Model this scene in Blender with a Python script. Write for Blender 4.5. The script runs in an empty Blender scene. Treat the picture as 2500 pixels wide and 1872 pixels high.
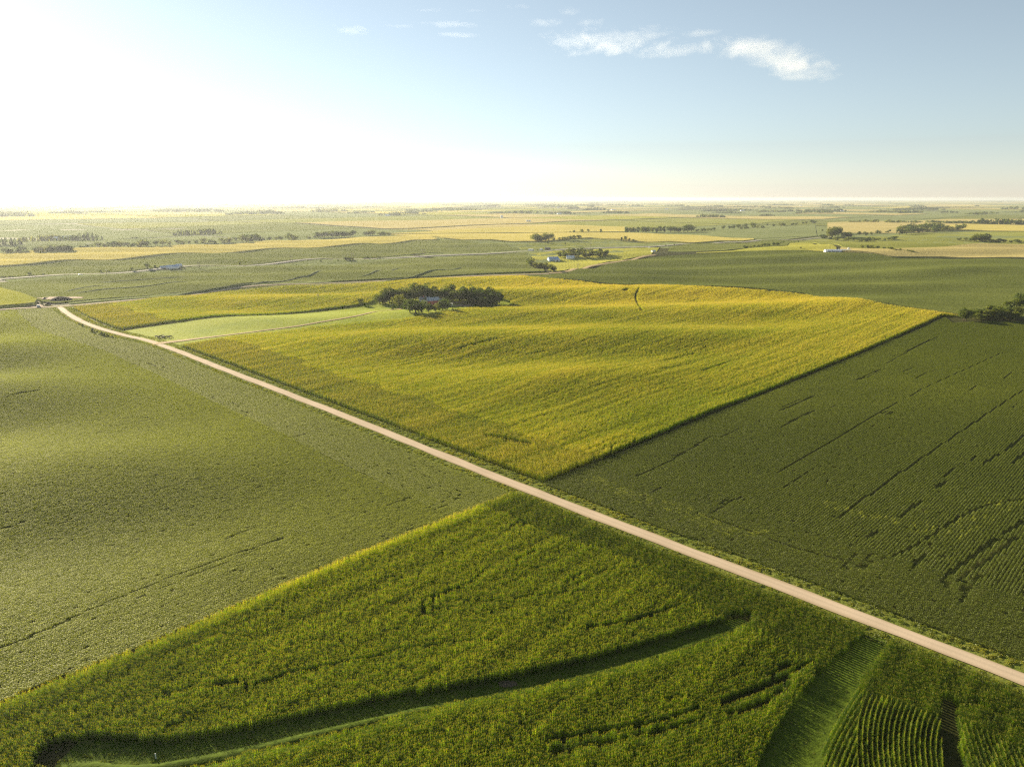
import bpy, math, random
import numpy as np
from mathutils import Vector, Matrix, Euler

R = math.radians
S = bpy.context.scene
COL = S.collection
rng = np.random.default_rng(7)
random.seed(7)

# ------------------------------------------------------------------ camera, sky, sun, exposure
FPX, CAM_H = 1730.0, 64.0                 # focal length in pixels of a 2500 px wide picture, metres above the crossroads
PITCH = math.atan((936 - 484) / FPX)
cam = bpy.data.cameras.new('camera')
cam.sensor_width = 36.0
cam.lens = FPX / 2500 * 36.0
cam.clip_start, cam.clip_end = 1.0, 200000.0
cam_o = bpy.data.objects.new('camera', cam)
COL.objects.link(cam_o)
cam_o.location = (0, 0, CAM_H)
cam_o.rotation_euler = (math.pi / 2 - PITCH, 0, 0)
S.camera = cam_o

SUN_EL, SUN_AZ = R(17.5), R(-43.0)         # azimuth from +Y, negative = to the left
world = bpy.data.worlds.new('World')
S.world = world
world.use_nodes = True
wn, wl = world.node_tree.nodes, world.node_tree.links
sky = wn.new('ShaderNodeTexSky')
sky.sky_type = 'NISHITA'
sky.sun_disc = False
sky.sun_elevation = SUN_EL
sky.sun_rotation = SUN_AZ
sky.air_density, sky.dust_density, sky.ozone_density = 0.9, 0.12, 2.2
bg = wn['Background']
hs = wn.new('ShaderNodeHueSaturation')          # thin summer haze pales the whole dome evenly
hs.inputs['Saturation'].default_value = 0.58
hs.inputs['Value'].default_value = 0.78
hs.inputs['Hue'].default_value = 0.485
wl.new(sky.outputs['Color'], hs.inputs['Color'])
wl.new(hs.outputs['Color'], bg.inputs['Color'])
bg.inputs['Strength'].default_value = 0.05

sun = bpy.data.lights.new('sun', 'SUN')
sun.energy = 5.0
sun.angle = R(0.53)
sun.color = (1.0, 0.85, 0.62)
sun_o = bpy.data.objects.new('sun', sun)
COL.objects.link(sun_o)
sd = Vector((math.sin(SUN_AZ) * math.cos(SUN_EL), math.cos(SUN_AZ) * math.cos(SUN_EL), math.sin(SUN_EL)))
sun_o.rotation_euler = (-sd).to_track_quat('-Z', 'Y').to_euler()
sun_o.location = sd * 300

S.view_settings.view_transform = 'Standard'
S.view_settings.look = 'None'
S.view_settings.exposure = 1.85
S.view_settings.gamma = 1.0
S.view_settings.use_curve_mapping = False
S.render.engine = 'CYCLES'
cy = S.cycles
cy.max_bounces, cy.diffuse_bounces, cy.glossy_bounces, cy.transmission_bounces = 6, 3, 1, 4
cy.transparent_max_bounces, cy.volume_bounces = 8, 2
cy.use_denoising = False
cy.pixel_filter_type = 'BLACKMAN_HARRIS'
cy.filter_width = 1.3
try:
    cy.denoiser = 'OPENIMAGEDENOISE'
    cy.denoising_input_passes = 'RGB_ALBEDO_NORMAL'
    cy.denoising_prefilter = 'NONE'
except Exception:
    pass
cy.use_adaptive_sampling = False
cy.sample_clamp_direct, cy.sample_clamp_indirect = 1.2, 1.0

# ------------------------------------------------------------------ numeric helpers
def vnoise(x, y, scale, seed=0):
    """value noise 0..1, vectorised"""
    x = np.asarray(x, float) / scale + seed * 17.31
    y = np.asarray(y, float) / scale - seed * 9.77
    xi, yi = np.floor(x), np.floor(y)
    fx, fy = x - xi, y - yi
    fx, fy = fx * fx * (3 - 2 * fx), fy * fy * (3 - 2 * fy)
    def h(a, b):
        v = np.sin(a * 127.1 + b * 311.7 + seed * 74.7) * 43758.5453
        return v - np.floor(v)
    return (h(xi, yi) * (1 - fx) + h(xi + 1, yi) * fx) * (1 - fy) + (h(xi, yi + 1) * (1 - fx) + h(xi + 1, yi + 1) * fx) * fy

def fbm(x, y, scale, seed=0, oct=3):
    t, a, n = 0, 1.0, 0
    for i in range(oct):
        t = t + a * vnoise(x, y, scale / 2 ** i, seed + i * 5)
        n += a
        a *= 0.5
    return t / n

def sstep(a, b, x):
    t = np.clip((np.asarray(x, float) - a) / (b - a), 0, 1)
    return t * t * (3 - 2 * t)

Q = math.sqrt(0.5)
def xy2uv(x, y): return (x + y) * Q, (y - x) * Q
def uv2xy(u, v): return (u - v) * Q, (u + v) * Q

def gauss(x, y, cx, cy_, sx, sy, az=0.0):
    """hill; sx across, sy along the heading az (degrees clockwise from +Y)"""
    a = R(az)
    dx, dy = x - cx, y - cy_
    al = dx * math.sin(a) + dy * math.cos(a)
    ac = dx * math.cos(a) - dy * math.sin(a)
    return np.exp(-0.5 * ((ac / sx) ** 2 + (al / sy) ** 2))

def relief(x, y):
    x, y = np.asarray(x, float), np.asarray(y, float)
    u, v = xy2uv(x, y)
    d = np.hypot(x, y)
    road = sstep(8, 70, np.abs(u - 108)) * sstep(40, 140, d)
    z = np.zeros_like(x)
    # swales and low ridges across the left bean field
    s = -0.36 * x + 0.93 * y
    t = 0.93 * x + 0.36 * y
    left = sstep(95, 30, u) * sstep(103, 160, v)
    z += left * 2.5 * np.sin(2 * math.pi * (s / 88.0) + 0.9 + 0.5 * np.sin(t / 60.0)) * (0.6 + 0.8 * vnoise(x, y, 120, 3))
    # rolling ground in the tall corn
    s2 = -0.25 * x + 0.97 * y
    mid = sstep(118, 190, u) * sstep(115, 170, v)
    z += mid * (1.5 * np.sin(2 * math.pi * s2 / 76.0 + 1.2 + 0.012 * x) + 3.0 * (vnoise(x, y, 90, 5) - 0.5))
    z += 4.5 * gauss(x, y, 60, 545, 70, 60) + 3.5 * gauss(x, y, 215, 440, 70, 70) + 2.0 * gauss(x, y, -40, 330, 50, 40)
    # right bean field and the hill behind it
    z += road * 2.0 * (vnoise(x, y, 110, 9) - 0.5) * sstep(100, 60, v) * sstep(112, 150, u)
    z += 9.0 * gauss(x, y, 400, 850, 160, 90) + 6.0 * gauss(x, y, 700, 760, 200, 90) + 3.0 * gauss(x, y, 330, 620, 80, 50, 20)
    z += 3.0 * gauss(x, y, 480, 640, 90, 45, -20) - 2.0 * gauss(x, y, 200, 640, 60, 60)
    z += sstep(380, 650, d) * 5.0 * (fbm(x, y, 260, 11) - 0.5) * sstep(4000, 900, d)
    z += sstep(1200, 4000, d) * 12.0 * (fbm(x, y, 1500, 13) - 0.5)
    z += road * 1.2 * (fbm(x, y, 55, 15) - 0.5) * sstep(1200, 300, d)
    return z

def axis(lo, hi, step, far):
    a = list(np.arange(lo, hi + 0.1, step))
    s, p = step, hi
    while p < far:
        s *= 1.22
        p += s
        a.append(p)
    s, p = step, lo
    while p > -far:
        s *= 1.22
        p -= s
        a.insert(0, p)
    return np.array(a)
GX, GY = axis(-420, 620, 5.0, 18500), axis(30, 950, 5.0, 18500)
GZ = relief(*np.meshgrid(GX, GY, indexing='ij'))

def H(x, y):
    """height of the ground sheet"""
    x, y = np.asarray(x, float), np.asarray(y, float)
    i = np.clip(np.searchsorted(GX, x) - 1, 0, len(GX) - 2)
    j = np.clip(np.searchsorted(GY, y) - 1, 0, len(GY) - 2)
    fx = (x - GX[i]) / (GX[i + 1] - GX[i])
    fy = (y - GY[j]) / (GY[j + 1] - GY[j])
    return (GZ[i, j] * (1 - fx) + GZ[i + 1, j] * fx) * (1 - fy) + (GZ[i, j + 1] * (1 - fx) + GZ[i + 1, j + 1] * fx) * fy

cp, sp = math.cos(PITCH), math.sin(PITCH)
def at(px, py, z=0.0):
    """the place on the ground (plus z) that the survey photograph shows at pixel px, py"""
    a, b = (px - 1250) / FPX, (936 - py) / FPX
    d = np.array([a, cp + b * sp, -sp + b * cp])
    zz = 0.0
    for _ in range(12):
        t = (CAM_H - z - zz) / -d[2]
        zn = float(H(d[0] * t, d[1] * t))
        if abs(zn - zz) < 0.01:
            break
        zz = zz * 0.4 + zn * 0.6
    return d[0] * t, d[1] * t

def ats(pts, z=0.0): return np.array([at(px, py, z) for px, py in pts])

def dense(p, step):
    """resample a polyline (n,2) at about step metres, smoothed with Catmull-Rom"""
    p = np.asarray(p, float)
    if len(p) == 2:
        n = max(2, int(np.hypot(*(p[1] - p[0])) / step) + 1)
        return p[0] + (p[1] - p[0]) * np.linspace(0, 1, n)[:, None]
    q = np.vstack([2 * p[0] - p[1], p, 2 * p[-1] - p[-2]])
    out = []
    for i in range(1, len(q) - 2):
        n = max(1, int(np.hypot(*(q[i + 1] - q[i])) / step))
        t = (np.arange(n) / n)[:, None]
        a, b, c, d = q[i - 1], q[i], q[i + 1], q[i + 2]
        out.append(0.5 * (2 * b + (c - a) * t + (2 * a - 5 * b + 4 * c - d) * t ** 2 + (3 * b - a - 3 * c + d) * t ** 3))
    out.append(p[-1:])
    return np.vstack(out)

def inside(poly, x, y):
    poly = np.asarray(poly)
    r = np.zeros(np.shape(x), bool)
    n = len(poly)
    for i in range(n):
        (x1, y1), (x2, y2) = poly[i], poly[(i + 1) % n]
        if y1 == y2:
            continue
        r ^= ((y1 > y) != (y2 > y)) & (x < (x2 - x1) * (y - y1) / (y2 - y1) + x1)
    return r

def near_lines(lines, x, y):
    """True where a point lies within a line's half width; lines = [(polyline, halfwidth)]"""
    r = np.zeros(np.shape(x), bool)
    for pl, hw in lines:
        pl = np.asarray(pl)
        lo, hi = pl.min(0) - hw, pl.max(0) + hw
        k = np.nonzero((x > lo[0]) & (x < hi[0]) & (y > lo[1]) & (y < hi[1]))[0]
        if not len(k):
            continue
        xx, yy = x[k], y[k]
        m = np.zeros(len(k), bool)
        for a, b in zip(pl[:-1], pl[1:]):
            ab = b - a
            t = np.clip(((xx - a[0]) * ab[0] + (yy - a[1]) * ab[1]) / max(1e-9, ab @ ab), 0, 1)
            m |= np.hypot(xx - a[0] - ab[0] * t, yy - a[1] - ab[1] * t) < hw
        r[k] |= m
    return r

# ------------------------------------------------------------------ materials
def new_mat(name):
    m = bpy.data.materials.new(name)
    m.use_nodes = True
    nt = m.node_tree
    nt.nodes.clear()
    out = nt.nodes.new('ShaderNodeOutputMaterial')
    return m, nt, out

def ramp(nt, fac, stops):
    r = nt.nodes.new('ShaderNodeValToRGB')
    e = r.color_ramp.elements
    while len(e) < len(stops):
        e.new(0.5)
    for el, (p, c) in zip(e, stops):
        el.position, el.color = p, (*c, 1)
    nt.links.new(fac, r.inputs[0])
    return r.outputs[0]

def noise_node(nt, scale, detail=3, rough=0.55, vec=None, dist=0.0):
    n = nt.nodes.new('ShaderNodeTexNoise')
    n.inputs['Scale'].default_value = scale
    n.inputs['Detail'].default_value = detail
    n.inputs['Roughness'].default_value = rough
    n.inputs['Distortion'].default_value = dist
    if vec is None:
        vec = nt.nodes.new('ShaderNodeNewGeometry').outputs['Position']
    nt.links.new(vec, n.inputs['Vector'])
    return n.outputs['Fac']

def mixc(nt, fac, a, b, mode='MIX'):
    m = nt.nodes.new('ShaderNodeMix')
    m.data_type = 'RGBA'
    m.blend_type = mode
    for sock, val in ((m.inputs[0], fac), (m.inputs[6], a), (m.inputs[7], b)):
        if hasattr(val, 'default_value') or hasattr(val, 'links'):
            nt.links.new(val, sock)
        elif isinstance(val, (int, float)):
            sock.default_value = val
        else:
            sock.default_value = (*val, 1)
    return m.outputs[2]

def leaf_mat(name, stops, trans=0.45, tboost=(1.5, 1.5, 0.8), attr='tint', gloss=0.02):
    """thin leaf: colour from the instance's tint, light passes through"""
    m, nt, out = new_mat(name)
    if attr == 'tint':
        a = nt.nodes.new('ShaderNodeAttribute')
        a.attribute_type = 'INSTANCER'
        a.attribute_name = 'tint'
        fac = a.outputs['Fac']
    else:
        fac = nt.nodes.new('ShaderNodeObjectInfo').outputs['Random']
    n = noise_node(nt, 0.9, 2)
    mm = nt.nodes.new('ShaderNodeMath')
    mm.operation = 'MULTIPLY_ADD'
    nt.links.new(n, mm.inputs[0])
    mm.inputs[1].default_value = 0.35
    ad = nt.nodes.new('ShaderNodeMath')
    ad.operation = 'SUBTRACT'
    nt.links.new(fac, ad.inputs[0])
    ad.inputs[1].default_value = 0.17
    nt.links.new(ad.outputs[0], mm.inputs[2])
    c = ramp(nt, mm.outputs[0], stops)
    d = nt.nodes.new('ShaderNodeBsdfDiffuse')
    nt.links.new(c, d.inputs[0])
    t = nt.nodes.new('ShaderNodeBsdfTranslucent')
    nt.links.new(mixc(nt, 1.0, c, tboost, 'MULTIPLY'), t.inputs[0])
    mx = nt.nodes.new('ShaderNodeMixShader')
    mx.inputs[0].default_value = trans
    nt.links.new(d.outputs[0], mx.inputs[1])
    nt.links.new(t.outputs[0], mx.inputs[2])
    g = nt.nodes.new('ShaderNodeBsdfGlossy')
    g.inputs['Roughness'].default_value = 0.5
    mg = nt.nodes.new('ShaderNodeMixShader')
    mg.inputs[0].default_value = gloss
    nt.links.new(mx.outputs[0], mg.inputs[1])
    nt.links.new(g.outputs[0], mg.inputs[2])
    nt.links.new(mg.outputs[0], out.inputs[0])
    return m

def surf_mat(name, stops, scale=0.1, detail=5, bump=0.3, bscale=1.0, fine=None, rough=0.9, bdist=0.3):
    """rough ground or wall with noise colour and fine relief"""
    m, nt, out = new_mat(name)
    p = nt.nodes.new('ShaderNodeBsdfPrincipled')
    p.inputs['Roughness'].default_value = rough
    p.inputs['Specular IOR Level'].default_value = 0.03 if rough > .8 else 0.3
    c = ramp(nt, noise_node(nt, scale, detail), stops)
    if fine:
        f = ramp(nt, noise_node(nt, fine, 4, 0.7), [(0.3, (0.72,) * 3), (0.7, (1.25,) * 3)])
        c = mixc(nt, 1.0, c, f, 'MULTIPLY')
    nt.links.new(c, p.inputs['Base Color'])
    if bump:
        b = nt.nodes.new('ShaderNodeBump')
        b.inputs['Strength'].default_value = bump
        b.inputs['Distance'].default_value = bdist
        nt.links.new(noise_node(nt, bscale, 4, 0.65), b.inputs['Height'])
        nt.links.new(b.outputs[0], p.inputs['Normal'])
    nt.links.new(p.outputs[0], out.inputs[0])
    return m

def crop_mat(name, a, b, trans=0.25, bump=0.8, bscale=0.8, rows=None):
    """closed crop canopy seen from afar"""
    m, nt, out = new_mat(name)
    c = ramp(nt, noise_node(nt, 0.012, 6, 0.6), [(0.32, a), (0.68, b)])
    f = ramp(nt, noise_node(nt, 0.55, 4, 0.75), [(0.28, (0.7,) * 3), (0.72, (1.3,) * 3)])
    c = mixc(nt, 1.0, c, f, 'MULTIPLY')
    if rows is not None:
        geo = nt.nodes.new('ShaderNodeNewGeometry')
        mp = nt.nodes.new('ShaderNodeMapping')
        mp.inputs['Rotation'].default_value = (0, 0, rows)
        mp.inputs['Scale'].default_value = (0.008, 0.22, 0.02)
        nt.links.new(geo.outputs['Position'], mp.inputs['Vector'])
        st = ramp(nt, noise_node(nt, 1.0, 4, 0.7, mp.outputs[0]), [(0.3, (0.8,) * 3), (0.7, (1.15,) * 3)])
        c = mixc(nt, 1.0, c, st, 'MULTIPLY')
    bn = nt.nodes.new('ShaderNodeBump')
    bn.inputs['Strength'].default_value = bump
    bn.inputs['Distance'].default_value = 0.5
    nt.links.new(noise_node(nt, bscale, 4, 0.7), bn.inputs['Height'])
    d = nt.nodes.new('ShaderNodeBsdfDiffuse')
    t = nt.nodes.new('ShaderNodeBsdfTranslucent')
    mx = nt.nodes.new('ShaderNodeMixShader')
    mx.inputs[0].default_value = 0.0
    for s in (d, t):
        nt.links.new(c, s.inputs[0])
        nt.links.new(bn.outputs[0], s.inputs['Normal'])
    nt.links.new(d.outputs[0], mx.inputs[1])
    nt.links.new(t.outputs[0], mx.inputs[2])
    nt.links.new(mx.outputs[0], out.inputs[0])
    return m

M = {}
M['ground'] = surf_mat('soil_and_grass', [(0.35, (0.032, 0.036, 0.010)), (0.65, (0.055, 0.056, 0.015))], 0.02, 6, 0.5, 0.6, fine=0.4)
M['soil'] = surf_mat('field_soil', [(0.35, (0.020, 0.018, 0.010)), (0.65, (0.035, 0.028, 0.014))], 0.15, 5, 0.5, 1.5)
def gravel_mat():
    m = surf_mat('gravel', [(0.3, (0.345, 0.280, 0.205)), (0.7, (0.410, 0.335, 0.25))], 0.12, 6, 0.25, 3.0, bdist=0.06)
    nt = m.node_tree
    p = [n for n in nt.nodes if n.type == 'BSDF_PRINCIPLED'][0]
    c = p.inputs['Base Color'].links[0].from_socket
    a = nt.nodes.new('ShaderNodeAttribute')
    a.attribute_name = 'across'
    n = noise_node(nt, .35, 4, .6)
    ad = nt.nodes.new('ShaderNodeMath'); ad.operation = 'MULTIPLY_ADD'
    nt.links.new(n, ad.inputs[0]); ad.inputs[1].default_value = .22; nt.links.new(a.outputs['Fac'], ad.inputs[2])
    # packed wheel paths paler than the loose crown and shoulders
    w = ramp(nt, ad.outputs[0], [(0.05, (0.91, 0.91, 0.90)), (0.30, (1.04, 1.04, 1.03)), (0.55, (1.08, 1.07, 1.06)), (0.85, (0.94, 0.93, 0.90)), (1.05, (0.82, 0.81, 0.70))])
    nt.links.new(mixc(nt, 1.0, c, w, 'MULTIPLY'), p.inputs['Base Color'])
    return m
M['gravel'] = gravel_mat()
M['track'] = surf_mat('packed_earth', [(0.3, (0.30, 0.23, 0.13)), (0.7, (0.40, 0.31, 0.18))], 0.3, 5, 0.2, 2.0, fine=1.2, bdist=0.05)
M['asphalt'] = surf_mat('worn_pavement', [(0.3, (0.33, 0.31, 0.27)), (0.7, (0.40, 0.37, 0.32))], 0.1, 4, 0.1, 2.0, bdist=0.03)
M['pasture'] = surf_mat('pasture', [(0.3, (0.155, 0.200, 0.008)), (0.7, (0.225, 0.255, 0.012))], 0.05, 6, 0.6, 0.9, fine=0.6)
M['verge'] = surf_mat('verge', [(0.3, (0.075, 0.105, 0.014)), (0.7, (0.14, 0.15, 0.030))], 0.3, 5, 0.6, 1.5, fine=1.5)
M['bare'] = surf_mat('bare_earth', [(0.3, (0.22, 0.16, 0.11)), (0.7, (0.32, 0.24, 0.17))], 0.3, 5, 0.4, 1.5)
M['manure'] = surf_mat('dark_compost', [(0.3, (0.022, 0.020, 0.022)), (0.7, (0.045, 0.04, 0.04))], 0.8, 5, 0.7, 1.2)
M['corn_leaf'] = leaf_mat('corn_leaf', [(0.0, (0.045, 0.085, 0.005)), (0.5, (0.160, 0.240, 0.004)), (1.0, (0.36, 0.365, 0.018))], 0.5, (2.0, 1.9, 0.35), gloss=0.008)
M['tassel'] = leaf_mat('corn_tassel', [(0.0, (0.12, 0.14, 0.02)), (0.5, (0.22, 0.22, 0.03)), (1.0, (0.40, 0.33, 0.07))], 0.4, (1.3, 1.2, 0.6))
M['soy_leaf'] = leaf_mat('soy_leaf', [(0.0, (0.045, 0.070, 0.014)), (0.5, (0.125, 0.152, 0.022)), (1.0, (0.325, 0.350, 0.055))], 0.4, (1.7, 1.7, 0.6))
M['grass_blade'] = leaf_mat('grass_blade', [(0.0, (0.06, 0.10, 0.018)), (0.5, (0.13, 0.16, 0.018)), (1.0, (0.28, 0.26, 0.025))], 0.45, (1.6, 1.5, 0.7))
M['tree_leaf'] = leaf_mat('tree_leaf', [(0.0, (0.028, 0.050, 0.009)), (0.5, (0.065, 0.095, 0.015)), (1.0, (0.130, 0.145, 0.024))], 0.40, (1.6, 1.5, 0.6), attr=None, gloss=0.012)
M['bark'] = surf_mat('bark', [(0.3, (0.06, 0.045, 0.03)), (0.7, (0.12, 0.09, 0.065))], 1.0, 4, 0.5, 3.0)

# ------------------------------------------------------------------ mesh helpers
def link_mesh(name, verts, faces, mats, parent=None, midx=None, smooth=False):
    me = bpy.data.meshes.new(name)
    me.from_pydata([tuple(map(float, v)) for v in verts], [], [tuple(map(int, f)) for f in faces])
    for m in (mats if isinstance(mats, (list, tuple)) else [mats]):
        me.materials.append(m)
    if midx is not None:
        me.polygons.foreach_set('material_index', np.asarray(midx, np.int32))
    if smooth:
        me.polygons.foreach_set('use_smooth', np.ones(len(me.polygons), bool))
    me.update()
    o = bpy.data.objects.new(name, me)
    if parent is not False:
        COL.objects.link(o)
        if parent is not None:
            o.parent = parent
    return o

def tag(o, label=None, cat=None, group=None, kind=None):
    for k, v in (('label', label), ('category', cat), ('group', group), ('kind', kind)):
        if v:
            o[k] = v
    return o

def empty(name, loc, rz=0.0):
    o = bpy.data.objects.new(name, None)
    COL.objects.link(o)
    o.location = loc
    o.rotation_euler = (0, 0, rz)
    o.empty_display_size = 1.0
    return o

class MB:
    """collects faces, each with its own material slot"""
    def __init__(self): self.v, self.f, self.m = [], [], []
    def add(self, verts, faces, m=0):
        n = len(self.v)
        self.v += [tuple(p) for p in verts]
        self.f += [tuple(i + n for i in q) for q in faces]
        self.m += [m] * len(faces)
    def box(self, x0, x1, y0, y1, z0, z1, m=0):
        self.add([(x0, y0, z0), (x1, y0, z0), (x1, y1, z0), (x0, y1, z0), (x0, y0, z1), (x1, y0, z1), (x1, y1, z1), (x0, y1, z1)],
                 [(3, 2, 1, 0), (4, 5, 6, 7), (0, 1, 5, 4), (1, 2, 6, 5), (2, 3, 7, 6), (3, 0, 4, 7)], m)
    def tube(self, pts, radii, n=6, m=0):
        pts = [Vector(p) for p in pts]
        base = []
        for i, p in enumerate(pts):
            d = (pts[min(i + 1, len(pts) - 1)] - pts[max(i - 1, 0)]).normalized()
            a = d.orthogonal().normalized()
            b = d.cross(a)
            base.append([p + (a * math.cos(2 * math.pi * k / n) + b * math.sin(2 * math.pi * k / n)) * radii[i] for k in range(n)])
        vs = [q for ring in base for q in ring]
        fs = [(i * n + k, i * n + (k + 1) % n, (i + 1) * n + (k + 1) % n, (i + 1) * n + k) for i in range(len(pts) - 1) for k in range(n)]
        fs.append(tuple(range(n - 1, -1, -1)))
        fs.append(tuple((len(pts) - 1) * n + k for k in range(n)))
        self.add(vs, fs, m)
    def build(self, name, mats, parent=None, smooth=False):
        return link_mesh(name, self.v, self.f, mats, parent, self.m, smooth)

def ribbon(name, pts, widths, mat, lift=0.1, step=4.0, cross=3, crown=0.0, kind='structure', wob=0.0):
    """a draped strip with a slight crown across"""
    c = dense(pts, step)
    t = np.gradient(c, axis=0)
    t /= np.linalg.norm(t, axis=1)[:, None]
    nrm = np.stack([-t[:, 1], t[:, 0]], 1)
    w = np.interp(np.linspace(0, 1, len(c)), np.linspace(0, 1, len(np.atleast_1d(widths))), np.atleast_1d(widths))
    vs, fs = [], []
    for i in range(len(c)):
        for k in range(cross + 1):
            s = k / cross * 2 - 1
            ww = w[i] / 2
            if wob and abs(s) == 1:
                ww += (vnoise(c[i, 0] + s * 40, c[i, 1], 7.0, 3) - 0.5) * wob
            p = c[i] + nrm[i] * s * ww
            vs.append((p[0], p[1], float(H(*p)) + lift + crown * (1 - s * s)))
    for i in range(len(c) - 1):
        for k in range(cross):
            a = i * (cross + 1) + k
            fs.append((a, a + cross + 1, a + cross + 2, a + 1))
    o = link_mesh(name, vs, fs, mat, None, None, True)
    at_ = o.data.attributes.new('across', 'FLOAT', 'POINT')
    at_.data.foreach_set('value', np.tile(np.abs(np.linspace(-1, 1, cross + 1)), len(c)).astype(np.float32))
    if kind:
        o['kind'] = kind
    return o

def patch_sheet(name, near, far, mat, height=0.15, n=40, m=14, skirt=True, kind='structure', rough=0.0):
    """a field as a draped slab between a near and a far edge (pixel polylines on the survey photograph)"""
    def edge(pts):
        p = ats(pts)
        d = np.r_[0, np.cumsum(np.hypot(*np.diff(p, axis=0).T))]
        s = np.linspace(0, d[-1], n + 1)
        return np.stack([np.interp(s, d, p[:, 0]), np.interp(s, d, p[:, 1])], 1)
    a, b = edge(near), edge(far)
    return slab(name, a, b, mat, height, m, skirt, kind, rough)

def slab(name, a, b, mat, height, m, skirt=True, kind='structure', rough=0.0):
    n = len(a) - 1
    t = np.linspace(0, 1, m + 1)[:, None, None]
    g = a[None] * (1 - t) + b[None] * t
    z = H(g[..., 0], g[..., 1]) + height
    if rough:
        z = z + (vnoise(g[..., 0], g[..., 1], 6, 4) - 0.5) * rough
    vs = np.concatenate([g, z[..., None]], -1).reshape(-1, 3)
    idx = np.arange((m + 1) * (n + 1)).reshape(m + 1, n + 1)
    fs = [(idx[i, j], idx[i, j + 1], idx[i + 1, j + 1], idx[i + 1, j]) for i in range(m) for j in range(n)]
    if skirt:
        ring = list(idx[0, :]) + list(idx[1:, -1]) + list(idx[-1, -2::-1]) + list(idx[-2:0:-1, 0])
        k = len(vs)
        low = vs[ring].copy()
        low[:, 2] -= height + 0.6
        vs = np.vstack([vs, low])
        L = len(ring)
        fs += [(ring[(i + 1) % L], ring[i], k + i, k + (i + 1) % L) for i in range(L)]
    o = link_mesh(name, vs, fs, mat, None, None, False)
    if kind:
        o['kind'] = kind
    return o

def scatter(name, sources, P, yaw, scl, tint, idx, kind='stuff', lift=0.0):
    """one object that sets plant pieces at points through geometry nodes"""
    n = len(P)
    me = bpy.data.meshes.new(name)
    me.vertices.add(n)
    co = np.empty((n, 3), np.float32)
    co[:, :2] = P[:, :2]
    co[:, 2] = H(P[:, 0], P[:, 1]) + lift
    me.vertices.foreach_set('co', co.ravel())
    rot = np.zeros((n, 3), np.float32)
    rot[:, 2] = yaw
    a = me.attributes.new('rot', 'FLOAT_VECTOR', 'POINT'); a.data.foreach_set('vector', rot.ravel())
    sc3 = np.asarray(scl, np.float32)
    if sc3.ndim == 1:
        sc3 = np.repeat(sc3[:, None], 3, 1)
    a = me.attributes.new('scl', 'FLOAT_VECTOR', 'POINT'); a.data.foreach_set('vector', np.ascontiguousarray(sc3).ravel())
    a = me.attributes.new('tint', 'FLOAT', 'POINT'); a.data.foreach_set('value', np.asarray(tint, np.float32))
    a = me.attributes.new('pick', 'INT', 'POINT'); a.data.foreach_set('value', np.asarray(idx, np.int32))
    o = bpy.data.objects.new(name, me)
    COL.objects.link(o)
    o['kind'] = kind
    g = bpy.data.node_groups.new(name + '_plants', 'GeometryNodeTree')
    g.interface.new_socket('Geometry', in_out='INPUT', socket_type='NodeSocketGeometry')
    g.interface.new_socket('Geometry', in_out='OUTPUT', socket_type='NodeSocketGeometry')
    N, L = g.nodes, g.links
    gi, go = N.new('NodeGroupInput'), N.new('NodeGroupOutput')
    jn = N.new('GeometryNodeJoinGeometry')
    for s in reversed(sources):
        oi = N.new('GeometryNodeObjectInfo')
        oi.inputs['Object'].default_value = s
        oi.inputs['As Instance'].default_value = False
        ti = N.new('GeometryNodeGeometryToInstance')
        L.new(oi.outputs['Geometry'], ti.inputs[0])
        L.new(ti.outputs[0], jn.inputs[0])
    ip = N.new('GeometryNodeInstanceOnPoints')
    ip.inputs['Pick Instance'].default_value = True
    def attr(nm, typ):
        q = N.new('GeometryNodeInputNamedAttribute')
        q.data_type = typ
        q.inputs['Name'].default_value = nm
        return [s for s in q.outputs if s.enabled and s.name == 'Attribute'][0]
    L.new(gi.outputs[0], ip.inputs['Points'])
    L.new(jn.outputs[0], ip.inputs['Instance'])
    L.new(attr('pick', 'INT'), ip.inputs['Instance Index'])
    L.new(attr('rot', 'FLOAT_VECTOR'), ip.inputs['Rotation'])
    L.new(attr('scl', 'FLOAT_VECTOR'), ip.inputs['Scale'])
    L.new(ip.outputs[0], go.inputs[0])
    md = o.modifiers.new('plants', 'NODES')
    md.node_group = g
    return o

# ------------------------------------------------------------------ ground
xx, yy = np.meshgrid(GX, GY, indexing='ij')
gv = np.stack([xx, yy, GZ], -1).reshape(-1, 3)
nx, ny = len(GX), len(GY)
gi_ = np.arange(nx * ny).reshape(nx, ny)
gf = np.stack([gi_[:-1, :-1], gi_[1:, :-1], gi_[1:, 1:], gi_[:-1, 1:]], -1).reshape(-1, 4)
gm = bpy.data.meshes.new('ground')
gm.vertices.add(len(gv)); gm.vertices.foreach_set('co', gv.astype(np.float32).ravel())
gm.loops.add(len(gf) * 4); gm.loops.foreach_set('vertex_index', gf.astype(np.int32).ravel())
gm.polygons.add(len(gf)); gm.polygons.foreach_set('loop_start', np.arange(len(gf), dtype=np.int32) * 4)
gm.polygons.foreach_set('use_smooth', np.ones(len(gf), bool))
gm.update(); gm.validate()
gm.materials.append(M['ground'])
ground = bpy.data.objects.new('ground', gm)
COL.objects.link(ground)
ground['kind'] = 'structure'
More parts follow.
